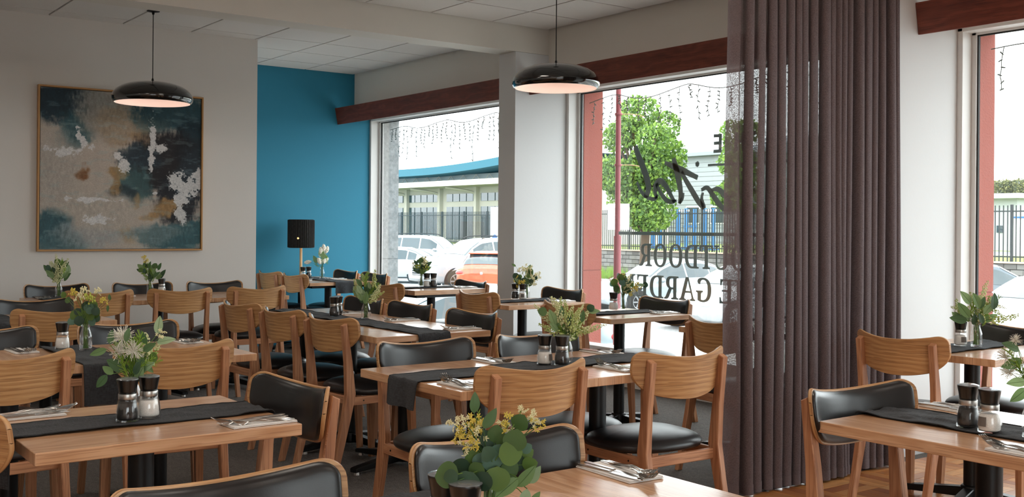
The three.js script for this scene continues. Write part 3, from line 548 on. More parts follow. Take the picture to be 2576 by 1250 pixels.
function randomItems(seed, n, w, h, kinds, leafSize) {
  const r = rngOf(seed), l = [];
  for (let i = 0; i < n; i++) {
    const k = kinds[i % kinds.length], a = (r() * 2 - 1), rad = Math.sqrt(r()), dx = a * w * (.35 + .65 * rad), dy = h * (.12 + .88 * r()) * (1 - .35 * Math.abs(a)), leafy = k === 'euc' || k === 'gum';
    l.push([k, dx, dy, leafy ? leafSize * (k === 'euc' ? .75 : 1.25) * (.75 + .5 * r()) : leafSize * (k === 'plume' ? 1.1 : .6), Math.atan2(dx, dy + .03) / DEG + (r() - .5) * 50, (r() - .5) * w * 1.1]);
  }
  return l;
}
const gpx = (list) => list.map(([k, px, py, s, a, dz]) => [k, (px - 1235) / 1421, (1195 - py) / 1421, s * 1.12 / 1421, a, dz]);
const vases = [
  [.97, 3.15, TT, 'behind the mills, lower left table', 'white spider flowers and gum leaves', [['spider', -.022, .11, .042, -10, .02], ['spider', .012, .075, .036, 20, .03], ['spider', -.03, .07, .034, -30, .01], ['gum', .073, .15, .055, 5], ['gum', .1, .105, .055, 80], ['gum', -.052, .118, .042, 5], ['gum', .003, .127, .042, 10, .05], ['gum', .035, .115, .045, -20], ['gum', .052, .03, .045, 140], ['gum', -.06, .022, .042, -60], ['gum', -.082, -.012, .05, -140], ['gum', .06, .09, .05, 60], ['gum', -.04, .05, .04, -80], ['needle', .01, .05, .04, 10], ['needle', -.012, .04, .035, -20], ['needle', .045, .06, .025, 60], ['star', .09, .125, .014, 40], ['needle', -.05, .1, .02, -60], ['star', .03, .07, .02, 10], ['gum', -.1, .07, .05, -110], ['euc', .06, .055, .03, 100], ...randomItems(5, 16, .08, .11, ['gum', 'needle', 'gum', 'plume'], .045), ['needle', 0, .07, .045, 0], ['needle', .02, .09, .04, 15], ['needle', -.03, .06, .04, -25]]],
  [1.30, 4.88, TT, 'behind the salt mill in the second row', 'yellow berries and dark round leaves', [...randomItems(3, 24, .075, .1, ['euc'], .055), ['berry', -.05, .14, .022], ['berry', 0, .15, .024], ['berry', .045, .14, .022], ['berry', .02, .115, .03], ['berry', .07, .1, .022], ['berry', -.02, .12, .026], ['gum', .095, .12, .03, 0], ['gum', .095, .07, .03, 180], ['euc', -.1, .13, .03, -40], ['euc', -.09, .105, .03, -90]]],
  [2.07, 8.52, TT, 'at the left wall table under the painting', 'mixed long leaves and pale spikes', randomItems(31, 34, .095, .17, ['gum', 'gum', 'euc', 'plume', 'gum', 'needle'], .06)],
  [2.76, 8.53, TT, 'at the middle wall table below the pendant', 'grey green leaves and cream flower', [...randomItems(37, 30, .1, .15, ['gum', 'euc', 'gum', 'needle'], .055), ['star', -.03, .16, .03], ['berry', -.02, .15, .022]]],
  [3.1, 5.62, TT, 'on the long runner of the joined tables', 'upright green spikes', [...randomItems(41, 28, .085, .16, ['gum', 'plume', 'gum', 'needle'], .05), ...randomItems(42, 14, .09, .09, ['gum'], .05)]],
  [2.80, 3.385, TT, 'behind the mills of the centre table', 'pale plumes and small round leaves', [...randomItems(47, 26, .09, .12, ['plume', 'needle', 'gum', 'plume', 'gum'], .05), ['plume', .1, .035, .05, 75, .04], ['plume', .07, .02, .04, 80, .04], ['euc', .1, .115, .034, 60], ['gum', .115, .1, .05, 85], ['euc', -.1, .1, .04, -80], ['plume', 0, .09, .05, -10, .05], ['plume', .03, .06, .05, 20, .05]]],
  [1.103, 1.537, TT, 'at the bottom edge, nearest the camera', 'large round leaves and cream star flowers', gpx([['gum', 1189, 1010, 50, 2], ['gum', 1230, 1038, 54, 32], ['euc', 1306, 1058, 40, 30], ['euc', 1293, 1086, 50, 10, .05], ['euc', 1282, 1118, 54, 80, .055], ['euc', 1245, 1081, 42, 10], ['euc', 1316, 1135, 46, 70], ['gum', 1321, 1174, 62, 40, .05], ['gum', 1273, 1202, 66, 230, .055], ['gum', 1345, 1189, 48, 30], ['gum', 1316, 1235, 52, 195, .04], ['gum', 1345, 1230, 34, 35, .04], ['euc', 1250, 1179, 56, 180, .06], ['euc', 1200, 1166, 48, 200, .05], ['euc', 1178, 1187, 52, 210, .06], ['euc', 1126, 1174, 56, 260, .05], ['euc', 1137, 1170, 34, 250, .07], ['euc', 1148, 1190, 28, 220, .07], ['euc', 1174, 1135, 28, 300], ['euc', 1226, 1120, 36, 330, .05], ['euc', 1234, 1140, 48, 200, .04], ['euc', 1321, 1112, 28, 60], ['euc', 1205, 1130, 40, 290], ['euc', 1260, 1150, 40, 120], ['star', 1140, 1064, 17], ['star', 1163, 1082, 20], ['star', 1180, 1056, 18], ['star', 1190, 1106, 19], ['star', 1204, 1112, 17], ['star', 1206, 1068, 18], ['star', 1276, 1063, 20], ['star', 1336, 1048, 15], ['star', 1351, 1066, 14], ['star', 1308, 1032, 12], ['needle', 1200, 1060, 20, 0], ['star', 1168, 1050, 14], ['euc', 1215, 1150, 50, 190, .03], ['euc', 1270, 1100, 46, 40, .02], ['euc', 1190, 1145, 44, 250, .02], ['euc', 1225, 1095, 42, 340, .01], ['euc', 1298, 1150, 46, 100, .02], ['euc', 1160, 1160, 46, 280, .03], ['euc', 1280, 1165, 42, 150, .03], ['euc', 1255, 1125, 50, 60, .03], ['euc', 1330, 1150, 36, 80, .03], ['euc', 1218, 1185, 46, 200, .06], ['star', 1152, 1100, 16], ['star', 1175, 1122, 16], ['star', 1265, 1080, 16], ['star', 1192, 1076, 18], ['star', 1345, 1058, 12]])],
  [2.85, 1.47, TT, 'on the right foreground table', 'dark gum leaves and spiky green heads', [['gum', -.072, .135, .06, -70, .02], ['spider', -.06, .1, .03, -40], ['spider', -.05, .06, .03, -60], ['gum', -.06, .04, .06, -95, .03], ['gum', -.05, .005, .06, -125, .02], ['gum', -.05, .085, .06, -110, -.02], ['spider', -.055, .15, .02, -20], ['needle', -.04, .09, .04, -30], ['gum', .05, .12, .06, 50], ['gum', .06, .05, .06, 90], ['spider', .02, .14, .03, 0], ['gum', 0, .1, .06, 10]]],
  [4.87, 2.79, TT, 'on the table by the right window', 'glossy gum leaves and pale spikes', [...randomItems(53, 28, .11, .16, ['gum', 'gum', 'plume', 'gum', 'needle'], .058), ['plume', .09, .09, .045, 110], ['plume', -.085, .07, .045, -80], ['plume', .1, .06, .045, 130]]],
  [5.05, 10.1, .742, 'in the blue alcove beside the lamp', 'white fluffy grass tails', [...randomItems(59, 13, .13, .19, ['tail', 'tail', 'needle', 'gum'], .065), ['tail', .02, .2, .042, 0], ['tail', .045, .18, .042, 15], ['tail', -.14, .06, .042, -100]]],
  [4.88, 7.87, .772, 'on the high table at the far window', 'yellow green rounded leaves', randomItems(61, 32, .09, .14, ['euc', 'gum', 'berry', 'euc'], .055)],
  [5.03, 6.57, TT, 'on the table before the white pier', 'green leaves with small cream flowers', [...randomItems(67, 34, .09, .14, ['euc', 'gum', 'star', 'euc'], .055), ['gum', -.1, .15, .04, -60]]],
  [4.93, 5.36, TT, 'on the table before the lettered window', 'light green leaves with white blossoms', [...randomItems(71, 32, .1, .13, ['euc', 'gum', 'euc', 'star'], .055), ['euc', .15, .06, .04, 100], ['gum', .12, .06, .05, 90]]],
];
vases.forEach(([X, U, H, where, what, items], i) => {
  copyOf(vaseProto, 'bottle_vase', 'clear glass bottle vase ' + where, W(X, H + .0045, U), i, 'glass bottle vases');
  bouquet(X, U, H, 'bouquet of ' + what + ' ' + where, items, 100 + i);
});

// ---------------------------------------------------------------- pendant lamps, floor lamp, painting
function pendant(X, U, rim, label) {
  const t = thing('pendant_lamp', label, 'pendant lamp', W(X, rim, U), 0, 'black dome pendant lamps'), drop = CEIL - rim;
  mesh('shade', lathe([[.292, .0], [.302, .004], [.312, .022], [.314, .045], [.306, .072], [.282, .105], [.24, .133], [.18, .155], [.11, .168], [.04, .174], [0, .175]], 64), phys({ color: 0x060606, roughness: .12, clearcoat: 1, clearcoatRoughness: .04, side: THREE.DoubleSide }), t);
  mesh('inner_shade', lathe([[.292, .0], [.296, .02], [.298, .045], [.29, .07], [.266, .1], [.225, .126], [.17, .146], [.1, .158], [0, .163]], 64), std({ color: 0xf0dcd2, roughness: .6, side: THREE.DoubleSide }), t);
  mesh('cord', new THREE.CylinderGeometry(.0035, .0035, drop - .19, 8).translate(0, .18 + (drop - .19) / 2, 0), M.blackMetal, t);
  mesh('cord_grip', lathe([[0, .2], [.006, .2], [.009, .186], [.012, .174], [0, .174]], 16), M.blackMetal, t);
  mesh('canopy', lathe([[0, drop], [.05, drop], [.05, drop - .006], [.012, drop - .012], [.008, drop - .03], [0, drop - .03]], 28), M.blackMetal, t);
  mesh('bulb', new THREE.SphereGeometry(.035, 20, 14).translate(0, .118, 0), std({ color: 0xffffff, emissive: new THREE.Color(1, .87, .8), emissiveIntensity: .12 }), t);
  const l = new THREE.PointLight(new THREE.Color(1, .87, .8), .026, 0, 2); l.name = 'lamp_light'; l.position.set(0, .07, 0); l.castShadow = true; t.add(l);
}
pendant(2.80, 8.63, 2.275, 'glossy black dome pendant hanging before the painting');
pendant(4.797, 5.94, 2.295, 'glossy black dome pendant hanging before the white pier and window');
{
  const t = thing('floor_lamp', 'floor lamp with black woven shade on a pale wooden pole', 'floor lamp', W(5.0, 0, 10.5));
  mesh('base', lathe([[0, 0], [.13, 0], [.13, .012], [.12, .018], [.02, .02], [0, .02]], 32), M.blackMetal, t);
  mesh('pole', new THREE.CylinderGeometry(.014, .017, 1.16, 16).translate(0, .6, 0), std({ color: 0xd9b183, roughness: .55 }), t);
  const weave = tex(512, 256, (u, v) => { const a = Math.sin(u * 512 * .37), b = Math.sin(v * 256 * .42 + (Math.floor(u * 30) % 2) * Math.PI), k = 20 + 26 * clamp(a * .5 + .5) * clamp(b * .5 + .6); return [k, k * .95, k * .93]; });
  const sh = mesh('shade', lathe([[.128, 1.062], [.137, 1.066], [.138, 1.2], [.137, 1.36], [.128, 1.364], [.132, 1.2], [.128, 1.062]], 60), std({ map: weave, bumpMap: weave, bumpScale: .004, roughness: .9, side: THREE.DoubleSide }), t);
  const ribs = []; for (let k = 0; k < 40; k++) { const a = k / 40 * 6.2832; ribs.push(new THREE.CylinderGeometry(.004, .004, .292, 5).translate(Math.cos(a) * .139, 1.213, Math.sin(a) * .139)); } mesh('weave_ribs', merge(ribs), std({ color: 0x1c1816, roughness: .9 }), sh);
  mesh('bulb', new THREE.SphereGeometry(.03, 16, 12).translate(0, 1.2, 0), std({ color: 0xffe2b0, emissive: new THREE.Color(1, .62, .25), emissiveIntensity: .3 }), t);
  const glint = mesh('bulb_glint', new THREE.SphereGeometry(.011, 10, 8), std({ color: 0xffd59a, emissive: new THREE.Color(1, .6, .22), emissiveIntensity: .25 }), sh); glint.position.set(-.085, 1.165, .108);
  const l = new THREE.PointLight(new THREE.Color(1, .66, .35), .02, 0, 2); l.name = 'lamp_light'; l.position.set(0, 1.2, .045); l.castShadow = true; t.add(l);
}
{
  const N = 1024, B = [ // cx, cy, rx, ry, colour, strength
    [.1, .07, .2, .13, [24, 50, 66], 1.3], [.2, .25, .12, .12, [52, 96, 106], .95], [.4, .07, .2, .1, [168, 166, 160], 1.2], [.33, .2, .12, .12, [176, 168, 158], .9], [.5, .2, .2, .12, [178, 158, 132], .8], [.62, .29, .12, .05, [170, 138, 100], .7],
    [.82, .12, .26, .14, [32, 74, 88], 1.3], [.95, .28, .14, .16, [20, 50, 64], 1.3], [.66, .2, .12, .08, [84, 110, 112], .7], [.76, .45, .26, .19, [20, 19, 24], 1.5], [.6, .4, .16, .07, [40, 62, 76], .9], [.85, .68, .17, .16, [24, 29, 38], 1.4], [.95, .5, .1, .2, [42, 58, 70], .9],
    [.56, .56, .13, .13, [66, 104, 108], .95], [.48, .62, .08, .06, [32, 50, 60], .8], [.25, .52, .05, .035, [140, 92, 52], 1], [.44, .57, .035, .09, [176, 140, 92], .9], [.47, .5, .07, .03, [182, 148, 98], .8],
    [.77, .73, .1, .05, [190, 150, 98], 1.1], [.66, .78, .07, .03, [186, 146, 96], .9], [.53, .9, .035, .08, [196, 172, 140], .9], [.55, .67, .03, .05, [196, 158, 108], .7], [.04, .86, .13, .13, [52, 96, 108], 1.1], [.12, .95, .15, .08, [78, 116, 124], .9], [.88, .92, .3, .09, [52, 100, 110], 1.25], [.7, .9, .2, .06, [124, 146, 148], .8], [.3, .9, .25, .08, [176, 182, 184], .7], [.1, .5, .14, .25, [196, 190, 182], .6], [.35, .75, .25, .12, [204, 196, 184], .7],
  ], Wf = [[.14, .375, .13, .026], [.24, .345, .02, .05], [.675, .33, .022, .14], [.68, .46, .012, .04], [.74, .34, .03, .02], [.46, .4, .02, .02], [.495, .47, .03, .045], [.9, .58, .085, .075], [.98, .55, .03, .06], [.87, .68, .045, .06], [.86, .77, .035, .06], [.31, .695, .13, .014], [.69, .64, .02, .008], [.21, .28, .02, .03], [.33, .81, .08, .02]];
  const art = tex(N, N, (u, v0) => {
    const v = 1 - v0, nx = (fbm(u * 7, v * 7, 4) - .5), ny = (fbm(u * 7 + 40, v * 7 + 9, 4) - .5), fine = fbm(u * 90, v * 40, 3), brush = .5 * fbm(u * 8, v * 44, 4) + .5 * fbm(u * 30, v * 9, 4), cloth = vnoise(u * 256, v * 256);
    let c = mixc([190, 180, 168], [168, 158, 148], brush);
    for (const [x, y, rx, ry, col, st] of B) { const d = Math.hypot((u + nx * .14 - x) / rx, (v + ny * .14 - y) / ry), k = clamp(st * sstep(1.25, .55, d + (brush - .5) * .45 + (fine - .5) * .35)); c = mixc(c, mixc(col, col.map((q) => q * .74), fine), k * .92); }
    c = mixc(c, [150, 170, 172], .28 * sstep(.58, .75, fbm(u * 14, v * 46, 4)));
    for (const [x, y, rx, ry] of Wf) { const d = Math.hypot((u + nx * .07 - x) / rx, (v + ny * .07 - y) / ry), k = sstep(1.25, .8, d + (fbm(u * 26, v * 26, 5) - .5) * 1.9 + (fbm(u * 110, v * 110, 2) - .5) * .9); c = mixc(c, mixc([226, 226, 224], [188, 190, 192], fbm(u * 120, v * 120, 2)), k); }
    const s = .92 + .16 * cloth * .6; return [c[0] * s, c[1] * s, c[2] * s];
  });
  art.wrapS = art.wrapT = THREE.ClampToEdgeWrapping;
  const x0 = 2.095, x1 = 3.482, y0 = 1.07, y1 = 2.44, t = thing('painting', 'large square abstract painting in teal, black and cream, thin oak frame', 'painting', W((x0 + x1) / 2, y0, WC));
  const w = x1 - x0, h = y1 - y0, fr = .014;
  const cv = mesh('canvas', new THREE.PlaneGeometry(w - 2 * fr - .012, h - 2 * fr - .012).translate(0, h / 2, .034), std({ map: art, roughness: .75 }), t);
  mesh('canvas_edge', box(w - 2 * fr - .012, h - 2 * fr - .012, .028, 0, h / 2, .0195), std({ color: 0x1d1c1e, roughness: .9 }), t);
  const oak = std({ color: 0xb98a54, roughness: .5 });
  for (const [a, b, c, d, g] of [[w, fr, 0, fr / 2, 'x'], [w, fr, 0, h - fr / 2, 'x'], [fr, h - 2 * fr, -w / 2 + fr / 2, h / 2, 'y'], [fr, h - 2 * fr, w / 2 - fr / 2, h / 2, 'y']]) mesh('frame_strip', box(a, b, .045, c, d, .0235, .002, g), oak, t);
}

// ---------------------------------------------------------------- lettering on the middle window (reads from outside)
{
  const vinyl = std({ color: 0x8c9698, roughness: .7 }), LX = GP + .0035;
  const t = thing('window_lettering', 'dark mirrored lettering on the middle window glass', 'lettering', V(0, 0, 0));
  const serif = await new FontLoader().loadAsync('fonts/droid/droid_serif_bold.typeface.json'), sans = await new FontLoader().loadAsync('fonts/droid/droid_sans_bold.typeface.json');
  const word = (name, txt, font, cap, y, uEnd, width) => { const g = new TextGeometry(txt, { font, size: cap / .9, depth: .0012, curveSegments: 8 }); g.computeBoundingBox(); const b = g.boundingBox; g.translate(-b.max.x, 0, 0); if (width) g.scale(width / (b.max.x - b.min.x), 1, 1); g.rotateY(Math.PI / 2); g.translate(LX, y, -uEnd); return mesh(name, g, vinyl, t); };
  word('outdoor_word', 'OUTDOOR', serif, .168, .991, 6.455, 1.147);
  word('garden_word', 'THE GARDEN\u2019', serif, .168, .736, 6.73, 1.645);
  word('the_word', 'E', sans, .13, 1.882, 5.643, .083); word('the_word', 'TH', sans, .13, 1.882, 5.43, .2);
  const bar = (y0, y1, u0, u1) => mesh('rule', span(LX, LX + .0012, y0, y1, u0, u1), vinyl, t);
  bar(1.246, 1.273, 4.3, 6.71); bar(1.782, 1.8, 4.6, 5.7);
  // brush script, drawn as tapering ribbons on the glass
  const onGlass = (px, py) => { const d = at(px, py, 1).sub(camera.position), k = LX / d.x; return [-(d.z * k), EYE + d.y * k]; };
  const stroke = (pts, a0, a1) => { const w0 = a0 * 1.7, w1 = a1 * 1.7;
    const P = pts.map(([a, b]) => { const q = onGlass(a, b); return V(q[0], q[1], 0); }), cv = new THREE.CatmullRomCurve3(P), n = 40, L = [], Rr = [];
    for (let i = 0; i <= n; i++) { const s = i / n, p = cv.getPoint(s), tg = cv.getTangent(s), w = (lerp(w0, w1, s) * (.55 + .45 * Math.sin(Math.PI * clamp(s, .08, .92)))) / 2, nn = V(-tg.y, tg.x, 0).multiplyScalar(w); L.push(p.clone().add(nn)); Rr.push(p.clone().sub(nn)); }
    const face = (x, f) => grid(n, 1, (a, b) => { const k = Math.round(a * n), p = b ? L[k] : Rr[k]; return [x, p.y, -p.x]; }, f);
    mesh('script_stroke', merge([face(LX, false), face(LX + .0012, true)]), std({ color: 0x8c9698, roughness: .7, side: THREE.DoubleSide }), t);
  };
  stroke([[1598, 369], [1606, 392], [1617, 420], [1628, 452], [1631, 476], [1625, 492], [1613, 482], [1602, 458]], .05, .022);
  stroke([[1620, 492], [1634, 499], [1648, 500], [1655, 490]], .02, .018);
  stroke([[1651, 500], [1648, 480], [1651, 462], [1662, 455], [1676, 470], [1688, 492], [1697, 508]], .03, .03);
  stroke([[1651, 462], [1662, 485], [1676, 503], [1690, 508], [1702, 505]], .026, .022);
  stroke([[1694, 398], [1700, 420], [1707, 452], [1712, 484], [1709, 512]], .04, .03);
  stroke([[1672, 409], [1690, 417], [1716, 428], [1755, 447]], .026, .036);
  stroke([[1709, 512], [1716, 500], [1720, 485]], .02, .016);
  stroke([[1714, 433], [1726, 455], [1742, 482], [1758, 508], [1770, 521], [1765, 500], [1768, 484]], .036, .022);
  stroke([[1752, 407], [1754, 413], [1752, 419]], .026, .022);
  stroke([[1764, 478], [1778, 472], [1794, 492], [1808, 512], [1824, 527], [1840, 527]], .026, .03);
  stroke([[1790, 478], [1806, 476], [1822, 490], [1840, 512]], .024, .03);
}
// ---------------------------------------------------------------- icicle light strings hanging outside the glass
{
  const wire = std({ color: 0x55574f, roughness: .5 }), led = std({ color: 0x6f716c, roughness: .3 }), r = rngOf(77), bulbG = new THREE.CylinderGeometry(.005, .0038, .028, 6);
  const string = (u0, u1, label, n, yb) => {
    const t = thing('icicle_lights', label, 'string lights', V(0, 0, 0), 0, 'icicle light strings'), x = GP + .05, top = (u) => yb - .045 * Math.abs(Math.sin((u - u0) / (u1 - u0) * Math.PI * 3.4)) - .015 * Math.sin(u * 7);
    const pts = []; for (let i = 0; i <= 30; i++) { const u = lerp(u0, u1, i / 30); pts.push(W(x, top(u), u)); } mesh('main_wire', tube(pts, .0036, 90, 5), wire, t);
    for (let k = 0; k < n; k++) {
      const u = lerp(u0, u1, (k + .3 + .4 * r()) / n), len = .1 + .34 * r() * (.5 + .5 * Math.sin(k * 1.9) ** 2), m = 6, q = []; let du = 0;
      for (let i = 0; i <= m; i++) { q.push(W(x + .006 * Math.sin(i + k), top(u) - len * i / m, u + du)); du += (r() - .5) * .022; }
      const s = mesh('strand', tube(q, .0032, 18, 4), wire, t), bs = [];
      for (let i = 1; i <= m; i++) { const b = bulbG.clone().rotateX((r() < .5 ? -1 : 1) * (.6 + r())).translate(q[i].x, q[i].y + .004, q[i].z + (r() - .5) * .022); bs.push(b); } mesh('bulbs', merge(bs), led, s);
    }
  };
  string(P1B + .18, BLUE - .18, 'icicle light string along the top of the far window', 34, 2.43);
  string(P2B + .3, P1A - .12, 'icicle light string along the top of the lettered window', 26, 2.44);
  string(-.8, P2A - .12, 'icicle light string along the top of the right window', 22, 2.43);
}

// ---------------------------------------------------------------- outside: paving, car park, terrace
const LOT = -1.0, TER = .22, FX = 35.7;
const paveT = tex(512, 512, (u, v) => { const k = 180 + 36 * fbm(u * 40, v * 40, 4, 40, 40) - 20 * fbm(u * 6, v * 6, 3, 6, 6); return [k, k * .98, k * .95]; }, true, [.5, .5]), asphT = tex(512, 512, (u, v) => { const k = 110 + 36 * vnoise(u * 200, v * 200, 200, 200) + 20 * fbm(u * 6, v * 6, 3, 6, 6); return gray(k); }, true, [.3, .3]), grassT = tex(512, 512, (u, v) => { const n = vnoise(u * 180, v * 180, 180, 180), m = fbm(u * 8, v * 8, 3, 8, 8); return [78 + 40 * n + 20 * m, 96 + 36 * n + 10 * m, 40 + 24 * n]; }, true, [.25, .25]);
const paveM = std({ map: paveT, roughness: .9 }), asphM = std({ map: asphT, roughness: .95 }), grassGM = std({ map: grassT, roughness: 1 });
tag(struct('ground_paving', merge([span(OUT - .02, 9.8, -1.1, -.03, -6, 9.2), span(OUT - .02, 7.05, -1.1, -.03, 9.2, 14)]), paveM), 'pale concrete footpath outside the windows', 'ground');
tag(struct('ground_car_park', span(-20, 36, -1.4, LOT, -20, 90), asphM), 'grey asphalt car park', 'ground');
tag(struct('ground_terrace', span(35.45, 120, -1.4, TER, -20, 110), grassGM), 'green lawn behind the black fence', 'ground');
tag(struct('ground_far', span(-150, 200, -1.6, -1.42, -150, 220), asphM), 'distant ground', 'ground');
// retaining wall of split blocks below the fence
{
  const t = thing('retaining_wall', 'grey split block retaining wall below the black fence', 'wall', V(0, 0, 0)), bm = [0x9b9893, 0x8b8883, 0xa9a6a0, 0x817e7a].map((c) => std({ color: c, roughness: .95, bumpMap: redB, bumpScale: .02 })), r = rngOf(3), geo = new RoundedBoxGeometry(.26, .182, .44, 1, .02), rest = [];
  mesh('core', span(35.36, 35.46, LOT, TER - .02, -20, 90), bm[1], t);
  let n = 0; const seen = (u) => (u > 13.5 && u < 22.5) || (u > 30 && u < 41.5);
  for (let c = 0; c < 6; c++) for (let u = -6; u < 72; u += .45) { const o = c % 2 ? .22 : 0, x = 35.3 + r() * .03; if (seen(u) && n < 290) { const b = mesh('block', geo, bm[Math.floor(r() * 4)], t); b.position.set(x, LOT + .1 + c * .2, -(u + o)); n++; } else if (c > 2) rest.push(new THREE.BoxGeometry(.26, .182, .44).translate(x, LOT + .1 + c * .2, -(u + o))); }
  const f = mesh('block_field', merge(rest), bm[0], t); f.userData.kind = 'stuff';
  mesh('coping', span(35.1, 35.55, TER - .01, TER + .04, -10, 75), std({ color: 0xb7a08c, roughness: .9 }), t);
}
function fence(u0, u1, label) {
  const t = thing('picket_fence', label, 'fence', V(0, 0, 0), 0, 'black steel fences'), bm = std({ color: 0x1b2326, roughness: .6 }), l = [];
  for (let u = u0; u <= u1; u += .15) l.push(new THREE.BoxGeometry(.03, 1.95, .03).translate(FX, TER + 1.0, -u)); const p = mesh('pickets', merge(l), bm, t); p.userData.kind = 'stuff';
  for (const y of [.18, 1.75]) mesh('rail', span(FX - .025, FX + .025, TER + y, TER + y + .045, u0, u1), bm, t);
  for (let u = u0; u <= u1 + .01; u += 2.4) mesh('fence_post', new THREE.BoxGeometry(.08, 2.0, .08).translate(FX, TER + 1.0, -u), bm, t);
}
fence(43.2, 69.6, 'black steel picket fence before the low white hall'); fence(26.4, 43.2, 'black steel picket fence below the bright green tree'); fence(12, 26.4, 'black steel picket fence before the blue pool');

// ---------------------------------------------------------------- cars
const carGlass = phys({ color: 0x21343a, roughness: .04, clearcoat: 1, clearcoatRoughness: .02 }), tyreM = std({ color: 0x2a2927, roughness: .9 }), rimM = std({ color: 0xb9bbbd, roughness: .3, metalness: .8 }), trimM = std({ color: 0x17191a, roughness: .5 }), chromeM = std({ color: 0xd8dadc, roughness: .15, metalness: 1 }), headM = phys({ color: 0xdfe6ea, roughness: .05, clearcoat: 1 }), tailM = phys({ color: 0xc2141c, roughness: .1, clearcoat: 1 });
// station: [x from front, low, belt, top, half width at belt, half width of roof]
const SHAPES = {
  sedan: { L: 4.6, wb: [.9, 3.62], R: .32, st: [[0, .38, .55, .6, .6, .5], [.08, .26, .6, .68, .74, .62], [.4, .2, .68, .8, .86, .74], [1.0, .2, .76, .93, .89, .78], [1.32, .2, .82, 1.0, .89, .74], [1.75, .2, .86, 1.27, .89, .64], [2.1, .2, .88, 1.42, .89, .6], [2.6, .2, .9, 1.47, .89, .6], [3.1, .2, .91, 1.44, .89, .59], [3.5, .2, .92, 1.32, .88, .6], [3.95, .2, .94, 1.09, .86, .68], [4.3, .22, .93, 1.03, .82, .68], [4.54, .3, .86, .98, .74, .62], [4.6, .42, .8, .86, .66, .55]], shield: [1.34, 2.06], rear: [3.16, 3.92], side: [[1.55, 2.42], [2.48, 3.2], [3.26, 3.6]] },
  suv: { L: 4.95, wb: [.95, 3.8], R: .39, st: [[0, .45, .8, .95, .78, .7], [.08, .36, .95, 1.08, .9, .8], [.35, .32, 1.04, 1.16, .96, .84], [1.1, .32, 1.12, 1.22, .98, .84], [1.4, .32, 1.15, 1.3, .98, .82], [1.75, .32, 1.18, 1.6, .98, .76], [2.1, .32, 1.2, 1.82, .98, .74], [2.6, .32, 1.2, 1.9, .98, .74], [3.6, .32, 1.21, 1.9, .98, .73], [4.4, .32, 1.22, 1.85, .96, .72], [4.75, .34, 1.2, 1.7, .94, .72], [4.9, .4, 1.1, 1.25, .9, .75], [4.95, .5, 1.0, 1.1, .85, .72]], shield: [1.42, 2.04], rear: [4.45, 4.88], side: [[1.75, 2.55], [2.62, 3.5], [3.57, 4.4]] },
  hatch: { L: 4.1, wb: [.8, 3.35], R: .31, st: [[0, .38, .6, .66, .62, .52], [.1, .26, .68, .76, .76, .64], [.5, .2, .76, .9, .86, .74], [1.0, .2, .84, 1.0, .88, .74], [1.4, .2, .88, 1.22, .88, .66], [1.8, .2, .9, 1.44, .88, .61], [2.4, .2, .92, 1.52, .88, .61], [3.2, .2, .95, 1.48, .87, .6], [3.65, .22, .97, 1.3, .85, .6], [3.95, .26, .96, 1.06, .82, .66], [4.06, .34, .85, .98, .78, .64], [4.1, .45, .78, .84, .7, .58]], shield: [1.06, 1.76], rear: [3.3, 3.88], side: [[1.35, 2.15], [2.21, 2.95], [3.0, 3.4]] },
};
